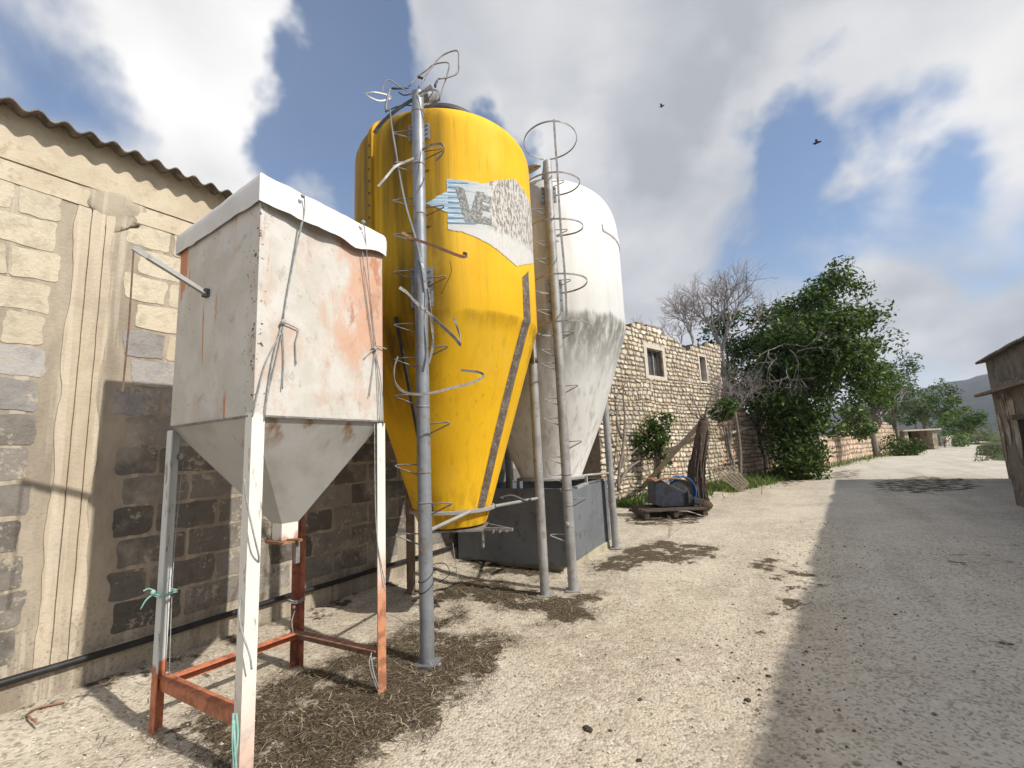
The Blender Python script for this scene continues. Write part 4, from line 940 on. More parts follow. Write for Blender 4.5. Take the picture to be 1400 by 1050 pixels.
for (a0, a1, z0, z1), pad in ((w1, .17), (w2, .10)):
    mb = MB()
    for A0, A1, B0, B1 in ((a0-pad, a0, z0-pad*.7, z1+pad), (a1, a1+pad, z0-pad*.7, z1+pad), (a0, a1, z1, z1+pad), (a0, a1, z0-pad*.7, z0)):
        c = [on_wall(HP, HU, HN, a, z, o) for a in (A0, A1) for z in (B0, B1) for o in (-.25, .034)]
        mb.add(c, [(0, 1, 3, 2), (4, 6, 7, 5), (0, 4, 5, 1), (2, 3, 7, 6), (0, 2, 6, 4), (1, 5, 7, 3)])
    wn = mb.build('window', MT['plaster'], house)
    mb = MB(); mid = lerp(a0, a1, .62)
    for A0, A1, B0, B1 in ((a0, a0+.04, z0, z1), (a1-.05, a1, z0, z1), (mid, mid+.05, z0, z1), (a0+.04, a1-.05, z1-.05, z1), (a0+.04, a1-.05, z0, z0+.05)):
        c = [on_wall(HP, HU, HN, a, z, o) for a in (A0, A1) for z in (B0, B1) for o in (-.20, -.13)]
        mb.add(c, [(0, 1, 3, 2), (4, 6, 7, 5), (0, 4, 5, 1), (2, 3, 7, 6), (0, 2, 6, 4), (1, 5, 7, 3)])
    mb.build('frame', MT['frame'], wn); slab(a0, a1, z0, z1, -.19, -.18, MT['glass'], 'pane', wn)
ga = hp(876, 442); mb = MB(); zr = ga[1]-.12
A, B_e = hpoly[0][0]+.1, hp(940, 478)
for s0, s1 in (((A, hpoly[0][1]-.15), (ga[0], zr)), ((ga[0], zr), (B_e[0], B_e[1]-.12))):
    mb.prism([on_wall(HP, HU, HN, *s0, -.50), on_wall(HP, HU, HN, *s1, -.50), on_wall(HP, HU, HN, *s1, -5.6), on_wall(HP, HU, HN, *s0, -5.6)], (0, 0, 1), .07)
mb.build('roof', MT['roofsheet'], house)
# dark open shed behind the low yard wall
shd = thing('open_shed', tuple(on_wall(HP, HU, HN, ue+3, 0, -2)), 'dark open shed with flat roof edge right of the stone house', 'shed')
slab(ue+.2, ue+5, 3.75, 3.92, -4.5, -.9, MT['old_wood'], 'roof', shd); slab(ue+.2, ue+5, 0, 3.74, -4.6, -4.4, MT['dark'], 'back_wall', shd)
for a in (ue+.4, ue+2.6, ue+4.8): slab(a, a+.14, 0, 3.74, -1.15, -1.0, MT['old_wood'], 'post', shd)
# yard wall from house corner to the big tree
yw = thing('stone_wall', tuple(on_wall(HP, HU, HN, ue+2, 0)), 'rubble stone yard wall between the stone house and the big dark tree', 'wall', 'stone walls along the road')
yp = [hp(*p) for p in ((988, 556), (1010, 562), (1030, 570), (1045, 574), (1058, 578))]
YPAL = [(.58, .45, .32), (.60, .48, .36), (.54, .38, .26), (.46, .38, .30), (.62, .44, .33)]
rubble('yard', yw, HP, HU, HN, [(ue+.02, -.15), (ue+.02, yp[0][1])]+yp[1:]+[(yp[-1][0], -.15)], seed=9, pal=YPAL, hrange=(.12, .26))
# broken wall beyond the tree
FP = np.array((-1.05, 24.4)); FU = np.array((8.3, 33.3)); FU /= np.linalg.norm(FU); FN = (FU[1], -FU[0])
def fp(px, py): p = ON(px, py, FP, FN); return (float(np.dot(p[:2]-FP, FU)), float(p[2]))
fw = thing('stone_wall', tuple(on_wall(FP, FU, FN, 12, 0)), 'long broken stone wall beyond the big tree, stepping down along the road', 'wall', 'stone walls along the road')
fpoly = [fp(*p) for p in ((1092, 600), (1112, 604), (1122, 598), (1135, 596), (1150, 590), (1160, 580), (1166, 562), (1178, 557), (1189, 562), (1196, 574), (1202, 588), (1207, 578), (1216, 580), (1226, 590), (1238, 592), (1246, 600))]
rubble('far', fw, FP, FU, FN, [(fpoly[0][0], -.15)]+fpoly+[(fpoly[-1][0], -.15)], seed=21, pal=YPAL, coarse=1.5, hrange=(.14, .26))

# ---------------------------------------------------------------- vegetation helpers
def leaves(centres, radii, n_each, size, cols, sq=.75, up=.25, shape=1.0):
    Vq = []; Cq = []
    for c, r, n in zip(centres, radii, n_each):
        d = rng.normal(size=(n, 3)); d /= np.linalg.norm(d, axis=1)[:, None]
        rr = r*rng.uniform(.25, 1, n)**.45; p = np.array(c)+d*rr[:, None]*np.array((1, 1, sq))
        nr = d+rng.normal(0, .6, (n, 3)); nr[:, 2] += up; nr /= np.linalg.norm(nr, axis=1)[:, None]
        a = rng.normal(size=(n, 3)); t = np.cross(nr, a); t /= np.linalg.norm(t, axis=1)[:, None]; b = np.cross(nr, t)
        s = rng.uniform(size[0], size[1], n)[:, None]; w = s*.45*shape
        q = np.stack([p-t*s*.5, p+b*w*.5, p+t*s*.5, p-b*w*.5], 1); Vq.append(q)
        cc = np.array(cols)[rng.integers(0, len(cols), n)]*rng.uniform(.7, 1.25, (n, 1))*rng.uniform(.8, 1.2); Cq.append(cc)
    return np.concatenate(Vq), np.concatenate(Cq)
def limb(mb, p, d, L, r, depth, spread=.55, shrink=.72, nb=(2, 3), up=.12, sides=5, tips=None, wig=.16):
    pts = [Vector(p)]; dd = Vector(d).normalized(); k = 4
    for i in range(k):
        dd = (dd+Vector((random.gauss(0, wig), random.gauss(0, wig), random.gauss(0, wig)+up*.3))).normalized(); pts.append(pts[-1]+dd*L/k)
    mb.tube(pts, [lerp(r, r*.62, i/k) for i in range(k+1)], sides if depth > 1 else 3, cap=False)
    if tips is not None and depth <= 1: tips.append(pts[-1])
    if depth <= 0: return
    for j in range(random.randint(*nb)):
        ax = Vector((random.gauss(0, 1), random.gauss(0, 1), random.gauss(0, 1))).cross(dd)
        if ax.length < .01: continue
        nd = Matrix.Rotation(random.uniform(.35, 1.0)*spread*1.5, 3, ax.normalized()) @ dd; nd.z += up
        st = pts[-1] if j < 2 else pts[random.randint(2, k)]
        limb(mb, st, nd, L*shrink*random.uniform(.75, 1.15), r*.58, depth-1, spread, shrink, nb, up, sides, tips, wig)

def leafy_tree(name, base, h, crown, n, size, cols, label, cat='tree', group=None, rfun=(.5, 1.0), per=90, bark='bark', tr=.2, low=None, gap=.25):
    """crown: list of ellipsoids (cx,cy,cz, rx,ry,rz) relative to the base"""
    t = thing(name, tuple(base), label, cat, group); mb = MB(); bx, by, bz = base
    mb.tube(curve([(bx, by, bz-.1), (bx+.08*h*nz(bx, by), by+.02*h, bz+h*.25), (bx+.1*h*nz(by, bx), by, bz+h*.5), (bx+.03*h, by, bz+h*.72)], 4), [tr*lerp(1.25, .35, i/12) for i in range(13)], 9)
    cs = []; rs = []
    vol = [e[3]*e[4]*e[5] for e in crown]; tot = sum(vol)
    for e, v in zip(crown, vol):
        for _ in range(max(3, int(n*v/tot))):
            d = np.random.default_rng(random.randint(0, 1 << 30)).normal(size=3); d /= np.linalg.norm(d); k = random.uniform(.35, 1.0)**.5
            if nz(d[0]*2.1+bx, d[1]*2.1, d[2]*2.1) < -gap and k > .75: continue
            cs.append((bx+e[0]+d[0]*e[3]*k, by+e[1]+d[1]*e[4]*k, bz+e[2]+d[2]*e[5]*k)); rs.append(random.uniform(*rfun))
    for c in random.sample(cs, min(len(cs), 26)):
        a = Vector((bx, by, bz+h*random.uniform(.25, .6))); b = Vector(c); m_ = (a+b)/2+Vector((random.gauss(0, .1), random.gauss(0, .1), .25))*h*.1
        mb.tube(curve([a, m_, b], 3), [tr*lerp(.32, .06, i/6) for i in range(7)], 5)
    mb.build('trunk', MT[bark], t, smooth=True)
    q, c = leaves(cs, rs, [int(per*(r/rfun[1])**2)+8 for r in rs], size, cols); m = MB(); m.quads(q, c); m.build('crown', MT['leaf'], t, colour=True); return t

DG = [(.036, .068, .012), (.052, .095, .016), (.078, .130, .020), (.026, .050, .010), (.105, .155, .026)]
MG = [(.065, .12, .025), (.085, .14, .03), (.05, .095, .022), (.10, .15, .04)]
GG = [(.10, .13, .075), (.13, .16, .10), (.08, .11, .06)]
# big evergreen by the wall
tb = G(1095, 654); TD = math.hypot(tb[0], tb[1])
def rel(px, py, r, base): p = AD(px, py, r); return (p[0]-base[0], p[1]-base[1], p[2]-base[2])
def ell(px, py, r, base, rx, ry, rz): return (*rel(px, py, r, base), rx, ry, rz)
big = [ell(1140, 408, TD+1, tb, 1.35, 1.3, 1.0), ell(1110, 470, TD, tb, 1.8, 1.7, 1.4), ell(1150, 465, TD+1, tb, 1.5, 1.5, 1.3), ell(1085, 540, TD, tb, 1.5, 1.4, 1.7),
       ell(1150, 515, TD+1.5, tb, 1.6, 1.5, .95), ell(1188, 430, TD+1, tb, .55, .55, .35), ell(1190, 520, TD+2, tb, .8, .8, .8), ell(1082, 605, TD-.2, tb, 1.15, 1.1, 1.7), ell(1094, 625, TD-.4, tb, .8, .8, 1.0), ell(1118, 578, TD-.2, tb, .9, .8, .7), ell(1065, 500, TD+.3, tb, 1.1, 1.0, 1.4), ell(1080, 425, TD+1, tb, .8, .8, .7), ell(1140, 375, TD+1, tb, .45, .45, .4), ell(1200, 470, TD+1.5, tb, .5, .5, .3)]
bigt = leafy_tree('evergreen_tree', tb, 9, big, 400, (.11, .24), DG, 'big dense dark green tree standing beside the road between the stone walls', rfun=(.35, .75), per=150, tr=.3, gap=.42)
# darker evergreens further behind
b2_ = np.array((-3.4, 27.5, 0)); D2 = math.hypot(b2_[0], b2_[1])
leafy_tree('evergreen_tree', b2_, 8, [ell(1010, 450, D2, b2_, 1.8, 1.6, 1.2), ell(1050, 455, D2, b2_, 2.0, 1.6, 1.4), ell(1030, 500, D2, b2_, 2.6, 1.8, 1.8), ell(1072, 520, D2, b2_, 1.8, 1.6, 2.2), ell(1020, 560, D2+1, b2_, 2.6, 1.5, 1.5)], 190, (.16, .30), DG[:2]+DG[3:4], 'dark evergreen tree behind the yard wall, left of the big tree', rfun=(.5, .95), per=120, tr=.25)
# slimmer lighter trees beyond
for (px, py, r, hgt, es, lb, cl_) in [((1222), 600, 54, 7.5, [(1230, 510, 1.6, 1.6, 1.5), (1222, 545, 2.1, 1.8, 1.6), (1240, 500, 1.0, 1.0, 1.2), (1212, 575, 1.8, 1.5, 1.0)], 'tall grey green tree right of the big dark tree', GG+MG[2:3]),
                                    (1195, 590, 43, 6.0, [(1198, 520, 1.5, 1.3, 1.3), (1190, 548, 1.6, 1.4, 1.1)], 'light green tree showing just right of the big tree crown', MG),
                                    (1268, 600, 60, 7.0, [(1270, 542, 2.4, 2.0, 2.0), (1262, 560, 2.8, 2.2, 1.6), (1280, 562, 2.4, 2.0, 1.5)], 'mid green tree directly above the small roadside shelter', MG[2:]+DG[2:3]),
                                    (1316, 605, 80, 5.0, [(1316, 573, 2.3, 2.2, 1.4), (1310, 580, 1.8, 1.8, 1.4)], 'small round dark tree standing alone near the far end of the road', MG[:1]+DG[1:3])]:
    b = AD(px, py, r); b[2] = 0; leafy_tree('roadside_tree', b, hgt, [ell(ex, ey, r, b, rx, ry, rz) for ex, ey, rx, ry, rz in es], 90, (.18, .34), cl_, lb, group='trees beyond the big tree', rfun=(.4, .8), per=70, tr=.16, gap=.1)
# bushes along the far roadside
for px, py, r, rx, rz, lb, cl_ in [(1290, 600, 64, 2.4, 1.7, 'olive green hedge bush between the shelter and the small round tree', MG), (1336, 592, 84, 2.8, 1.9, 'yellow green bush at the far right bend of the road', [(.20, .22, .03), (.15, .19, .03), (.10, .15, .03)]),
                                   (1304, 604, 72, 1.8, .9, 'low bush in front of the pale verge near the far bend', MG), (1322, 597, 92, 2.4, 1.1, 'low dull bush at the left road edge just before the yellow green bush', MG[2:]+DG[1:3]), (1225, 600, 44, 1.5, .8, 'dark bush growing over the broken end of the far stone wall', DG), (1172, 575, 33.5, .7, .9, 'ivy bush growing on the tall broken piece of the far wall', MG[2:]+DG[2:])]:
    b = AD(px, py, r); b[2] = 0 if px != 1172 else 1.6
    leafy_tree('bush', b, 1.2, [(0, 0, rz*.75, rx, rx*.8, rz), (rx*.5, .2, rz*.6, rx*.6, rx*.5, rz*.7)], 40, (.14, .28), cl_, lb, 'bush', 'bushes along the far roadside', rfun=(.3, .6), per=70, tr=.06)
# sage bush and plants against the stone house
def wallplant(name, a, z, o, rx, rz, n, cols, label, size=(.07, .16)):
    b = on_wall(HP, HU, HN, a, 0, o)
    return leafy_tree(name, np.array(b), z, [(0, 0, z, rx*.62, rx*.5, rz*.7), (rx*.5, rx*.2, z+rz*.45, rx*.45, rx*.35, rz*.4), (-rx*.45, -rx*.1, z-rz*.35, rx*.5, rx*.4, rz*.45), (rx*.25, .1, z-rz*.7, rx*.4, rx*.3, rz*.35)], n, size, cols, label, 'shrub', 'shrubs growing against the stone house', rfun=(.10, .26), per=60, tr=.05)
a_, z_ = hp(872, 598); wallplant('wall_shrub', a_, z_, .55, .55, .72, 70, DG[1:]+MG[2:3], 'rounded green shrub against the stone house next to the white silo leg')
a_, z_ = hp(964, 562); wallplant('wall_shrub', a_, z_, .7, .42, .42, 46, DG[1:]+MG[2:3], 'small green tuft above the leaning brown trunk')
a_, z_ = hp(1022, 545); wallplant('wall_shrub', a_, z_, .3, .6, .35, 30, DG+MG[:1], 'dark leafy shrub hanging over the top of the yard wall')
# climbing bare stem left
st = thing('climbing_stem', tuple(on_wall(HP, HU, HN, hp(848, 640)[0], 0, .3)), 'bare twisting climber stem on the stone house just right of the white silo', 'climber')
mb = MB()
for ln in ([(845, 672), (847, 640), (852, 610), (854, 570), (852, 538), (856, 522), (868, 518)], [(848, 640), (858, 625), (872, 612)], [(850, 600), (843, 575), (846, 548)], [(847, 660), (860, 640), (880, 628), (890, 630)]):
    mb.tube(curve([ON(*p, HP+np.array(HN)*.25, HN) for p in ln], 4), [lerp(.045, .012, i/((len(ln)-1)*4)) for i in range((len(ln)-1)*4+1)], 6)
mb.build('stem', MT['bark'], st, smooth=True)

# bare trees behind the house
def bare_tree(base, h, dirs, label, seed, depth=5, r=.11, mat='pale_bark', L=None, spread=.6, nb=(2, 3)):
    random.seed(seed); t = thing('bare_tree', tuple(base), label, 'bare tree', 'leafless trees by the stone house'); mb = MB(); b = Vector(base)
    top = b+Vector((.1, 0, h)); mb.tube(curve([b, b+Vector((.12, .05, h*.5)), top], 4), [lerp(r*1.5, r, i/8) for i in range(9)], 8)
    mb.build('trunk', MT['bark'], t, smooth=True); mb = MB()
    for d in dirs: limb(mb, top, d, L or h*.35, r*.62, depth, spread=spread, shrink=.74, nb=nb, up=.10)
    mb.build('crown', MT[mat], t); return t
bt = AD(955, 560, 21.5); bt[2] = 0
bare_tree(bt, 5.0, [(-.9, .1, .8), (-.4, .3, 1), (.1, 0, 1.1), (-1.1, -.2, .35)], 'leafless tree with pale twigs rising behind the gable of the stone house', 11, 5, .10, L=1.3, nb=(3, 4))
bt = AD(992, 560, 22.5); bt[2] = 0
bare_tree(bt, 5.6, [(.1, .1, 1.1), (.6, 0, .8), (-.4, 0, 1), (.2, -.3, 1.1)], 'taller leafless tree standing between the stone house and the dark trees', 23, 5, .11, L=1.4, nb=(3, 4))
bt = AD(1005, 600, 19.6); bt[2] = 0
bare_tree(bt, 2.7, [(-.3, -.2, .8), (.5, -.3, .8), (.1, -.5, 1), (.8, -.2, .35), (-.7, -.3, .4), (.3, -.6, .5)], 'bleached dead shrub with tangled twigs hanging over the yard wall', 5, 5, .05, L=.7, spread=.8, nb=(2, 4))
random.seed(8)
for px, py, d in ((1072, 470, (.5, -.5, -.35)), (1080, 478, (.7, -.4, -.6)), (1070, 472, (-.6, -.5, .0)), (1090, 480, (.6, -.5, .1)), (1076, 500, (0, -.4, -.8)), (1062, 490, (-.3, -.6, -.5))):
    mb = MB(); p = AD(px, py, TD-1.75); limb(mb, p, d, .75, .018, 3, spread=.6, up=-.05, sides=4); mb.build('dead_branch', MT['pale_bark'], bigt)
for i, (px, py, r, hh, lb) in enumerate([(1205, 590, 50, 3.0, 'leafless tree with pinkish buds behind the far stone wall'), (1288, 590, 74, 3.2, 'grey leafless tree between the shelter and the small round tree'), (1252, 590, 66, 2.6, 'leafless brown thicket tree just left of the shelter')]):
    b = AD(px, py, r); b[2] = 0; bare_tree(b, hh, [(.5, 0, .9), (-.5, .1, .9), (0, .2, 1.1), (-.9, 0, .6), (.9, 0, .5)], lb, 40+i, 4, .08, L=1.3, mat='blossom' if i == 0 else 'pale_bark')
random.seed(99)
# grass along the foot of the stone walls
pts = []
for _ in range(8000):
    if random.random() < .72: a, o = random.uniform(-.5, hp(1056, 650)[0]), abs(random.gauss(0, .55))+.05; P = on_wall(HP, HU, HN, a, 0, o)
    else: a, o = random.uniform(0, 30), abs(random.gauss(0, .35))+.03; P = on_wall(FP, FU, FN, a, 0, o)
    if nz(P.x*1.3, P.y*.9, 3) > -.12: pts.append((P.x, P.y, gz(P.x, P.y)))
for _ in range(1600):
    a = random.uniform(hp(965, 690)[0]-1, hp(1056, 650)[0]-.2); o = random.uniform(.05, 1.5); P = on_wall(HP, HU, HN, a, 0, o); pts.append((P.x, P.y, 0))
gp_ = pts; far = []
for _ in range(3600):
    y = 28+36*random.random()**1.2; x = -1.05+(y-24.4)*.249+5.9-(y-26)*.028+abs(random.gauss(0, 1.6))
    if nz(x*.7, y*.4, 5)+1.1*fbm(x*.5, y*.3, 9) > .9-(y-28)/9: far.append((x, y, 0))
blades('shade_toned_verge', MT['grass'], far, (.06, .24), (.008, .02), [(.03, .05, .015), (.05, .065, .022), (.08, .075, .04), (.025, .038, .014)], .8, 'low weeds coloured dark for shade along the right side of the far road')  # weed colours darkened in place of the shade on this verge
blades('grass_verge', MT['grass'], pts, (.12, .42), (.008, .02), [(.08, .15, .03), (.12, .19, .045), (.06, .11, .025), (.17, .21, .06), (.20, .19, .09)], .9, 'green weeds and grass growing along the foot of the stone walls')
p = G(915, 735); random.seed(4); t = thing('dry_weed', tuple(p), 'single dry weed stalk in the straw patch on the road edge', 'weed'); mb = MB()
for k in range(7): limb(mb, p, (random.gauss(0, .4), random.gauss(0, .4), 1), .17, .004, 2, up=.1, sides=3)
mb.build('stalks', MT['strawm'] if False else MT['timber'], t)
random.seed(77)
# ---------------------------------------------------------------- things by the stone house
tp = G(958, 697); top = AD(962, 576, math.hypot(tp[0], tp[1])+.15)
tr = thing('leaning_trunk', tuple(tp), 'thick brown dead trunk leaning upright between the blue machine and the slatted pallet', 'trunk')
mb = MB(); P = curve([tp-np.array((0, 0, .05)), AD(952, 655, math.hypot(tp[0], tp[1])), AD(956, 615, math.hypot(tp[0], tp[1])+.05), top], 9)
mb.tube(P, [lerp(.20, .13, i/(len(P)-1))*(1+.10*nz(i*.8, 2)) for i in range(len(P))], 12); 
mb.build('stem', MT['brown_bark'], tr, smooth=True); mb = MB()
for k in range(16):
    a0 = random.uniform(0, 6.28); tw_ = random.uniform(-2.2, 2.2); n0, n1 = random.randint(0, 5), random.randint(16, len(P)-1); q = []
    for i in range(n0, n1): a = a0+tw_*i/len(P); rr_ = lerp(.20, .13, i/(len(P)-1))+.015+.05*abs(nz(i*.5, k)); q.append(P[i]+Vector((rr_*math.cos(a), rr_*math.sin(a), 0)))
    mb.tube(q, [random.uniform(.012, .028)]*len(q), 5)
mb.build('ivy_stems', MT['old_wood'], tr, smooth=True)
MB().blob((tp[0]+.05, tp[1]-.05, .12), .22, 2, 2, (1, .8, .8), .4).build('root_block', MT['brown_bark'], tr, smooth=True)
mb = MB(); random.seed(15)
for d in ((-.8, -.2, .6), (.9, -.1, .5), (.6, -.3, .9), (-.3, -.3, 1)): limb(mb, top, d, .32, .028, 2, up=.05, sides=5)
mb.build('branches', MT['bark'], tr)
random.seed(31)
# blue machine on a dark pallet
R0 = math.hypot(*G(905, 702)[:2])
mc = thing('farm_machine', tuple(G(905, 700)), 'slate blue mill machine with bright blue curved guard, standing on a dark pallet', 'machine')
fw_ = Vector((.83, .56, 0)); sd_ = Vector((-.56, .83, 0)); o0 = Vector(G(895, 694, .22)); o0.z = .22
loc = lambda a, b, z: o0+fw_*a*.9+sd_*b*.9+Vector((0, 0, z*.92))
mb = MB(); side = [(0.02, .06), (.06, .62), (.22, .64), (.95, .25), (1.05, .12), (1.0, .0), (.2, .0)]
mb.prism([loc(a, 0, z) for a, z in side], sd_, .55); mb.build('housing', MT['navy'], mc, bevel=.015)
mb = MB(); mb.ribbon([loc(.78+.34*math.cos(a), .25, .34+.36*math.sin(a)) for a in np.linspace(-.5, 2.4, 18)], .26, .02, up=tuple(sd_)); mb.build('guard', MT['blue'], mc, smooth=True, auto=40)
mb = MB(); mb.tube([loc(.78, .18, .34), loc(.78, .40, .34)], .26, 20); mb.tube([loc(.78, .10, .34), loc(.78, .5, .34)], .05, 10); mb.build('wheel', MT['dark_steel'], mc, smooth=True, auto=40)
mb = MB(); mb.tube(curve([loc(.05, -.02, .62), loc(.3, -.03, .68), loc(.62, -.02, .66)], 4), .022, 8); mb.box(loc(.05, .2, .66), (.12, .3, .05)); mb.build('handle', MT['rust'], mc, smooth=True, auto=40)
mb = MB(); mb.bar(loc(.98, -.02, .12), loc(1.2, -.05, .10), .12, .10); mb.bar(loc(.85, -.03, .08), loc(.85, -.03, .36), .06, .03); mb.tube([loc(1.05, -.06, .10), loc(1.05, .14, .10)], .08, 12); mb.build('motor', MT['dark_steel'], mc)
pl = thing('wooden_pallet', tuple(G(900, 704)), 'dark wet wooden pallet lying flat under the blue machine', 'pallet', 'wooden pallets by the stone house')
for b in np.linspace(-.3, .75, 5):
    MB().bar(loc(-.35, b, -.035), loc(1.15, b, -.035), .14, .03).build('plank', MT['old_wood'], pl)
for a in (-.3, .4, 1.1): MB().bar(loc(a, -.35, -.12), loc(a, .8, -.12), .1, .13).build('bearer', MT['old_wood'], pl)
MB().bar(G(862, 697, .03), G(935, 706, .03), .12, .05).build('plank', MT['old_wood'], pl)
# slatted pale pallet leaning in the grass
lp = thing('wooden_pallet', tuple(G(1005, 668)), 'pale slatted pallet leaning in the grass right of the brown trunk', 'pallet', 'wooden pallets by the stone house')
RP = 16.6; c0, c1, c2, c3 = (Vector(AD(970, 640, RP+.8)), Vector(AD(1000, 636, RP+.9)), Vector(AD(1024, 662, RP-.1)), Vector(AD(1012, 672, RP-.3)))
for k in range(6):
    t = k/5; MB().bar(c0.lerp(c1, t), c3.lerp(c2, t), .06, .025, up=(-.3, -.7, .6)).build('slat', MT['timber'], lp)
for t in (.06, .5, .94): MB().bar(c0.lerp(c3, t)+Vector((0, .05, -.03)), c1.lerp(c2, t)+Vector((0, .05, -.03)), .07, .05, up=(-.3, -.7, .6)).build('bearer', MT['timber'], lp)
# leaning beams and poles
def pole(name, a, b, r, mat, label, cat='beam', sq=True, group='poles against the stone walls'):
    mb = MB()
    if sq: mb.bar(a, b, r*2, r*1.6)
    else: mb.tube(curve([a, (Vector(a)+Vector(b))/2+Vector((0, 0, .05)), b], 4), r, 8)
    return tag(mb.build(name, MT[mat], smooth=not sq), label, cat, group)
pole('leaning_beam', G(864, 682), AD(956, 581, 12.6), .055, 'timber', 'long pale timber beam leaning diagonally from the ground to the brown trunk')
pole('leaning_beam', AD(908, 619, 12.9), AD(958, 596, 12.4), .05, 'timber', 'short pale beam lying across behind the long leaning beam')
pole('wall_pole', ON(988, 596, HP+np.array(HN)*.18, HN), ON(1056, 578, HP+np.array(HN)*.22, HN), .05, 'timber', 'thin pole fixed along the yard wall, rising to the right', sq=False)
pole('wall_pole', ON(992, 634, HP+np.array(HN)*.14, HN), ON(1056, 622, HP+np.array(HN)*.14, HN), .03, 'bark', 'dark thin pole lying low across the yard wall', sq=False)

# small roadside shelter
b = AD(1262, 611, 57); b[2] = 0
hs = thing('roadside_shelter', tuple(b), 'small open concrete shelter with flat slab roof at the end of the far wall', 'shelter')
u = Vector((FU[0], FU[1], 0)); n_ = Vector((FN[0], FN[1], 0)); right = Vector((ROT[0][0], ROT[1][0], 0)).normalized(); fwd = Vector((-right.y, right.x, 0))
hb = lambda a, d, z: Vector(b)+right*a+fwd*d+Vector((0, 0, z))
for a, w in ((-1.35, .35), (1.25, .45)): mb = MB(); mb.prism([hb(a-w/2, 0, 0), hb(a+w/2, 0, 0), hb(a+w/2, 2.4, 0), hb(a-w/2, 2.4, 0)], (0, 0, 1), 1.75); mb.build('side_wall', MT['pale_render'], hs)
mb = MB(); mb.prism([hb(-1.5, 2.3, 0), hb(1.4, 2.3, 0), hb(1.4, 2.6, 0), hb(-1.5, 2.6, 0)], (0, 0, 1), 1.75); mb.build('back_wall', MT['dark'], hs)
mb = MB(); mb.prism([hb(-1.75, -.2, 1.76), hb(1.8, -.2, 1.76), hb(1.8, 2.7, 1.76), hb(-1.75, 2.7, 1.76)], (0, 0, 1), .14); mb.build('roof', MT['concrete'], hs)
# pale verge wall beyond the shelter
lw = thing('low_wall', tuple(AD(1308, 600, 75)), 'low pale sunlit wall beside the small round tree at the far bend', 'wall')
p0_, p1_ = AD(1290, 604, 68), AD(1322, 598, 86); p0_[2] = p1_[2] = .5
MB().bar(p0_, p1_, .5, 1.2).build('masonry', MT['plaster'], lw, bevel=.1)

# ---------------------------------------------------------------- barn and lean-to on the right
bar = thing('barn', (6.5, 9, 0), 'long brown rendered barn with dark roof edge on the right of the road', 'barn')
e0, e1 = np.array((3.56, -4.0)), np.array((4.93, 21.5)); ud = (e1-e0)/np.linalg.norm(e1-e0); nd_ = np.array((ud[1], -ud[0])); Lb = np.linalg.norm(e1-e0)
bp3 = lambda a, o, z: Vector((e0[0]+ud[0]*a+nd_[0]*o, e0[1]+ud[1]*a+nd_[1]*o, z))
mb = MB(); mb.prism([bp3(0, .22, -.1), bp3(Lb-.1, .22, -.1), bp3(Lb-.1, .55, -.1), bp3(0, .55, -.1)], (0, 0, 1), 3.92)
for a in (0, Lb-.4): mb.prism([bp3(a, .56, -.1), bp3(a+.3, .56, -.1), bp3(a+.3, 6, -.1), bp3(a, 6, -.1)], (0, 0, 1), 3.9)
mb.prism([bp3(0, 6.01, -.1), bp3(Lb-.1, 6.01, -.1), bp3(Lb-.1, 6.3, -.1), bp3(0, 6.3, -.1)], (0, 0, 1), 4.6); mb.build('wall', MT['barn'], bar)
mb = MB(); vs = []; fs = []; n = 900
for i in range(n+1):
    a = Lb*i/n; w = .014*math.cos(2*PI*a/.19)
    jg = .05*nz(a*.9, 5)+.05*nz(math.floor(a/.95)*3.7, 2)
    for o, z in ((jg, 3.86), (3.2, 4.35), (6.6, 4.85)): vs.append(bp3(a, o, z+w))
    for o, z in ((jg, 3.80), (3.2, 4.29), (6.6, 4.79)): vs.append(bp3(a, o, z+w))
for i in range(n):
    a, b = i*6, i*6+6; fs += [(a, b, b+1, a+1), (a+1, b+1, b+2, a+2), (a+3, a+4, b+4, b+3), (a+4, a+5, b+5, b+4), (a, a+3, b+3, b)]
mb.add(vs, fs); mb.build('roof', MT['roofsheet'], bar)
ln_ = thing('lean_to', (3.9, 12, 0), 'low brown lean-to with tiled roof edge and flaking plaster in front of the barn', 'lean-to')
ue_ = np.array((.0399, .9992)); l3 = lambda y, o, z: Vector((3.46+.04*(y-14.1)+o, y, z))
Y0, Y1 = 3.0, 14.15
mb = MB(); vs = []; fs = []; n = 60; m = 12
for i in range(n+1):
    for j in range(m+1):
        y, z = lerp(Y0, Y1, i/n), lerp(-.1, 2.55, j/m); vs.append(l3(y, -.05+.05*(1-z/2.5)+.03*fbm(y*1.5, z*1.5, 6), z))
for i in range(n):
    for j in range(m): q0 = i*(m+1)+j; fs.append((q0, q0+1, q0+m+2, q0+m+1))
mb.add(vs, fs); mb.prism([l3(Y1-.28, .03, -.1), l3(Y1, -.02, -.1), l3(Y1, .98, -.1), l3(Y1-.28, .98, -.1)], (0, 0, 1), 2.75)
mb.prism([l3(Y0, .0, -.1), l3(Y0+.28, .0, -.1), l3(Y0+.28, .9, -.1), l3(Y0, .9, -.1)], (0, 0, 1), 2.7); mb.build('wall', MT['barn'], ln_)
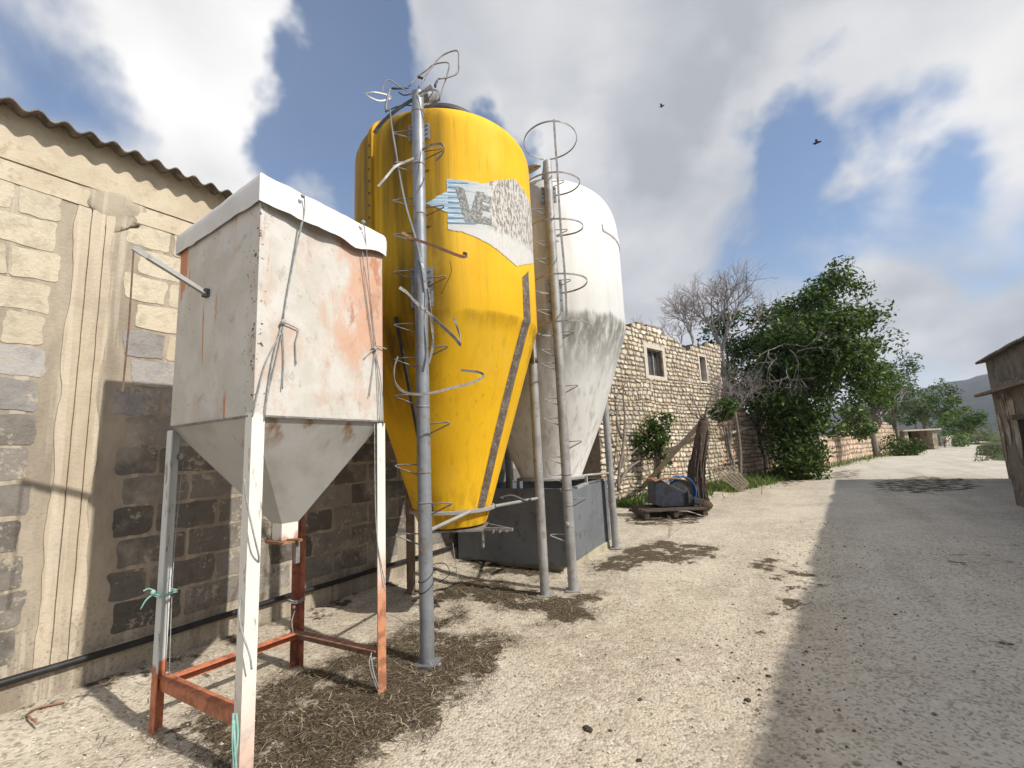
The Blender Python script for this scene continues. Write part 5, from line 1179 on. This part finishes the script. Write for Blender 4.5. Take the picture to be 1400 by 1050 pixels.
for y0, y1, z0, z1 in ((13.45, 13.72, 1.25, 2.2), (12.85, 13.2, 1.0, 2.15), (13.95, 14.12, .9, 1.9), (13.25, 13.4, 1.75, 2.3)):
    vs = []; fs = []; k = 10
    for i in range(k+1):
        z = lerp(z0, z1, i/k); j0, j1 = .06*nz(z*3, y0, 3), .07*nz(z*3, y1, 7); tp_ = min(1, (i+1)/4)
        ym = (y0+y1)/2
        for s_, yy in ((0, lerp(ym, y0, tp_)+j0), (1, lerp(ym, y1, tp_)+j1)): vs.append(l3(yy, -.062+.05*(1-z/2.5)+.03*fbm(yy*1.5, z*1.5, 6), z))
    fs = [(2*i, 2*i+1, 2*i+3, 2*i+2) for i in range(k)]
    mb = MB(); mb.add(vs, fs); o = mb.build('flaking_plaster', MT['pale_render'], ln_); sol = o.modifiers.new('th', 'SOLIDIFY'); sol.thickness = .012; sol.offset = 0
mb = MB(); vs = []; fs = []; n = 340
for i in range(n+1):
    y = lerp(Y0-.2, Y1+.25, i/n); w = .03*abs(math.cos(PI*(y)/.16))
    for o_, z in ((-.30, 2.36), (.4, 2.52), (1.06, 2.68), (-.30, 2.31), (.4, 2.47), (1.06, 2.63)): vs.append(l3(y, o_, z+w))
for i in range(n):
    a, b = i*6, i*6+6; fs += [(a, b, b+1, a+1), (a+1, b+1, b+2, a+2), (a+3, a+4, b+4, b+3), (a+4, a+5, b+5, b+4), (a, a+3, b+3, b)]
mb.add(vs, fs); mb.build('roof', simple('old_clay_tile', (.20, .15, .115), (.12, .095, .075), 7, rough=.95, bump=.6), ln_)
mb = MB(); mb.prism([l3(11.9, -.12, 1.1), l3(12.5, -.12, 1.1), l3(12.5, -.12, 1.75), l3(11.9, -.12, 1.75)], (1, 0, 0), .05); mb.build('window', MT['dark'], ln_)
mb = MB(); mb.bar(l3(11.8, -.13, 1.8), l3(12.6, -.13, 1.8), .07, .10); mb.build('lintel', MT['old_wood'], ln_)

# ---------------------------------------------------------------- hills, sky, birds
mb = MB(); vs = []; fs = []; nA, nR = 150, 26
for i in range(nA+1):
    az = rad(lerp(20, 150, i/nA))
    for j in range(nR+1):
        r = lerp(420, 2300, j/nR); x, y = r*math.cos(az), r*math.sin(az); t = j/nR
        prof_h = 150*math.exp(-((math.degrees(az)-67)/24)**2)
        z = prof_h*math.sin(min(1, t*1.5)*PI/2)**1.5*(1+.16*fbm(x*.004, y*.004))+16*t*fbm(x*.012, y*.012)-1.0
        vs.append((x, y, max(z, -3) if j else -6))
for i in range(nA):
    for j in range(nR): q0 = i*(nR+1)+j; fs.append((q0, q0+nR+1, q0+nR+2, q0+1))
mb.add(vs, fs); HM = simple('scrub_hillside', (.028, .036, .034), (.045, .05, .045), .012, rough=1, bump=0, c3=(.02, .028, .024))
tag(mb.build('hills', HM, smooth=True), kind='structure')
for px, py, s_, lb in ((905, 145, .16, 'tiny dark bird flying high above the white silo'), (1117, 195, .2, 'tiny dark bird flying in the sky above the big tree')):
    p = AD(px, py, 34); t = thing('bird', tuple(p), lb, 'bird', 'birds in the sky')
    MB().blob(p, s_, 3, 2, (1.3, .35, .35), .1).build('body', MT['bird'], t, smooth=True)
    for sg in (-1, 1):
        q = Vector(p); MB().prism([q+Vector((.3*s_, .1*sg*s_, .1*s_)), q+Vector((.1*s_, 1.1*sg*s_, .55*s_)), q+Vector((-.5*s_, 1.9*sg*s_, .3*s_)), q+Vector((-.5*s_, .1*sg*s_, .05*s_))], (0, 0, 1), .03*s_).build('wing', MT['bird'], t)

# thin air that greys the far hillside
hz = MB(); hz.box((0, 1000, 110), (5600, 4600, 240)); ho = hz.build('haze', NT('thin_air').m); tag(ho, kind='stuff')
hm = ho.data.materials[0].node_tree
for n_d in list(hm.nodes):
    if n_d.type == 'BSDF_PRINCIPLED': hm.nodes.remove(n_d)
pv = hm.nodes.new('ShaderNodeVolumePrincipled'); pv.inputs['Color'].default_value = (.80, .86, 1, 1); pv.inputs['Density'].default_value = .00022
hm.links.new(pv.outputs[0], hm.nodes['Material Output'].inputs['Volume'])
# sun and sky
S = Vector((1.0, .05, .88)).normalized()
sun = bpy.data.lights.new('sun', 'SUN'); sun.energy = 3.6; sun.angle = rad(.8); sun.color = (1, .945, .86)
so = bpy.data.objects.new('sun', sun); C.objects.link(so); so.rotation_euler = S.to_track_quat('Z', 'Y').to_euler(); so.location = S*30
wd = bpy.data.worlds.new('World'); bpy.context.scene.world = wd; wd.use_nodes = True; T = wd.node_tree
bg = T.nodes['Background']; N = T.nodes.new; Lk = T.links.new
sky = N('ShaderNodeTexSky'); sky.sky_type = 'NISHITA'; sky.sun_disc = False; sky.sun_elevation = math.asin(S.z); sky.sun_rotation = math.atan2(S.x, S.y); sky.air_density = 1.0; sky.dust_density = .3; sky.ozone_density = 2.5
tc = N('ShaderNodeTexCoord'); dirv = tc.outputs['Generated']
def wm(op, a, b=None, c=None, clamp=False):
    nd = N('ShaderNodeMath'); nd.operation = op; nd.use_clamp = clamp
    for i, v in enumerate((a, b, c)):
        if v is None: continue
        if isinstance(v, (int, float)): nd.inputs[i].default_value = v
        else: Lk(v, nd.inputs[i])
    return nd.outputs[0]
sx = N('ShaderNodeSeparateXYZ'); Lk(dirv, sx.inputs[0])
den = wm('ADD', wm('MAXIMUM', sx.outputs[2], 0.0), .42)
cx = N('ShaderNodeCombineXYZ'); Lk(wm('DIVIDE', sx.outputs[0], den), cx.inputs[0]); Lk(wm('DIVIDE', sx.outputs[1], den), cx.inputs[1]); Lk(wm('MULTIPLY', sx.outputs[2], .6), cx.inputs[2])
def wn(sc, det, rough, off=(0, 0, 0), dist=0.0):
    mp = N('ShaderNodeMapping'); mp.inputs['Location'].default_value = off; Lk(cx.outputs[0], mp.inputs[0])
    n = N('ShaderNodeTexNoise'); n.inputs['Scale'].default_value = sc; n.inputs['Detail'].default_value = det; n.inputs['Roughness'].default_value = rough; n.inputs['Distortion'].default_value = dist
    Lk(mp.outputs[0], n.inputs['Vector']); return n.outputs['Fac']
wpn = N('ShaderNodeTexNoise'); wpn.inputs['Scale'].default_value = 3.2; wpn.inputs['Detail'].default_value = 5; Lk(dirv, wpn.inputs['Vector'])
w1_ = N('ShaderNodeVectorMath'); w1_.operation = 'MULTIPLY_ADD'; Lk(wpn.outputs['Color'], w1_.inputs[0]); w1_.inputs[1].default_value = (.62,)*3; w1_.inputs[2].default_value = (-.31,)*3
w2_ = N('ShaderNodeVectorMath'); w2_.operation = 'ADD'; Lk(dirv, w2_.inputs[0]); Lk(w1_.outputs[0], w2_.inputs[1])
w3_ = N('ShaderNodeVectorMath'); w3_.operation = 'NORMALIZE'; Lk(w2_.outputs[0], w3_.inputs[0]); warp = w3_.outputs[0]
def lobe(px, py, k, a):                                     # a cloud bank (a>0) or an opening of blue (a<0) in that direction of the sky
    d = W(px, py); d = d/np.linalg.norm(d)
    nd = N('ShaderNodeVectorMath'); nd.operation = 'DOT_PRODUCT'; Lk(warp, nd.inputs[0]); nd.inputs[1].default_value = tuple(d)
    return wm('MULTIPLY', wm('EXPONENT', wm('MULTIPLY', wm('SUBTRACT', nd.outputs['Value'], 1.0), k)), a)
base = wn(1.9, 7, .50, (3.1, 1.7, 0), .35)
dens = wm('ADD', base, .07)
for L in ((230, 110, 26, .46), (330, 170, 60, .14), (480, 120, 60, -.34), (450, 20, 60, -.24), (530, 60, 110, -.20), (10, 90, 70, -.16), (420, 250, 70, -.20), (40, 130, 90, -.10), (800, 90, 14, .30), (960, 240, 34, .20), (690, 195, 260, -.34), (740, 180, 260, -.16),
          (1110, 140, 130, -.17), (1060, 200, 150, -.20), (1140, 250, 150, -.20), (1190, 110, 130, -.12), (1330, 110, 40, .22), (1230, 430, 30, .16), (820, 290, 90, .16), (930, 350, 90, -.20), (1060, 395, 110, -.20), (880, 330, 120, -.10), (1280, 260, 120, -.14), (1340, 300, 120, .04), (620, 20, 60, .1)):
    dens = wm('ADD', dens, lobe(*L))
mr = N('ShaderNodeMapRange'); mr.interpolation_type = 'SMOOTHSTEP'; mr.inputs['From Min'].default_value = .47; mr.inputs['From Max'].default_value = .66; Lk(dens, mr.inputs['Value'])
# cloud brightness: bright rims where thin, grey bellies where thick, plus billows
bil = wn(2.8, 5, .48, (9.3, 4.4, 2.0), .2)
thick = N('ShaderNodeMapRange'); thick.interpolation_type = 'SMOOTHSTEP'; thick.inputs['From Min'].default_value = .62; thick.inputs['From Max'].default_value = 1.05; Lk(dens, thick.inputs['Value'])
br = wm('ADD', wm('SUBTRACT', 1.0, wm('MULTIPLY', thick.outputs[0], .22)), wm('MULTIPLY', wm('SUBTRACT', bil, .5), .8))
for L in ((240, 110, 40, .34), (150, 60, 60, .15), (830, 255, 200, .30), (1340, 160, 60, .10), (1000, 120, 60, .02), (960, 300, 60, -.16), (1320, 400, 60, -.30), (1200, 400, 70, -.20), (880, 210, 60, -.12), (640, 60, 60, -.08), (60, 150, 80, -.12), (1370, 310, 160, .22), (1200, 330, 160, .12), (1250, 510, 200, .2)):
    br = wm('ADD', br, lobe(*L))
for px, py, k, a in ():
    pass
ds = N('ShaderNodeVectorMath'); ds.operation = 'DOT_PRODUCT'; Lk(dirv, ds.inputs[0]); ds.inputs[1].default_value = tuple(S)
br = wm('ADD', wm('MINIMUM', wm('MAXIMUM', br, .70), 1.4), wm('MULTIPLY', wm('EXPONENT', wm('MULTIPLY', wm('SUBTRACT', ds.outputs['Value'], 1.0), 7.0)), 1.3))   # unseen cloud glow added round the sun to lift the shaded areas
cc_ = N('ShaderNodeMix'); cc_.data_type = 'RGBA'; cc_.inputs[6].default_value = (.70, .77, .90, 1); cc_.inputs[7].default_value = (1, .99, .98, 1); cr = N('ShaderNodeMapRange'); cr.inputs['From Min'].default_value = .5; cr.inputs['From Max'].default_value = 1.15; Lk(br, cr.inputs['Value']); Lk(cr.outputs[0], cc_.inputs[0])
sc_ = N('ShaderNodeVectorMath'); sc_.operation = 'SCALE'; Lk(cc_.outputs[2], sc_.inputs[0]); Lk(wm('MULTIPLY', br, 5.2), sc_.inputs[3])
mx = N('ShaderNodeMix'); mx.data_type = 'RGBA'; Lk(wm('ADD', wm('MULTIPLY', mr.outputs[0], .93), .07), mx.inputs[0]); Lk(sky.outputs[0], mx.inputs[6]); Lk(sc_.outputs[0], mx.inputs[7])
Lk(mx.outputs[2], bg.inputs['Color']); bg.inputs['Strength'].default_value = .112

cam = bpy.data.cameras.new('camera'); co = bpy.data.objects.new('camera', cam); C.objects.link(co)
M4 = Matrix.Identity(4)
for i in range(3): M4[i][0] = ROT[i][0]; M4[i][1] = -ROT[i][1]; M4[i][2] = -ROT[i][2]; M4[i][3] = CP[i]
co.matrix_world = M4; cam.sensor_width = 36; cam.lens = FPX/1400*36; cam.clip_end = 8000; cam.clip_start = .05
sc = bpy.context.scene; sc.camera = co
sc.view_settings.view_transform = 'Standard'; sc.view_settings.look = 'None'; sc.view_settings.gamma = 1; sc.view_settings.exposure = .47
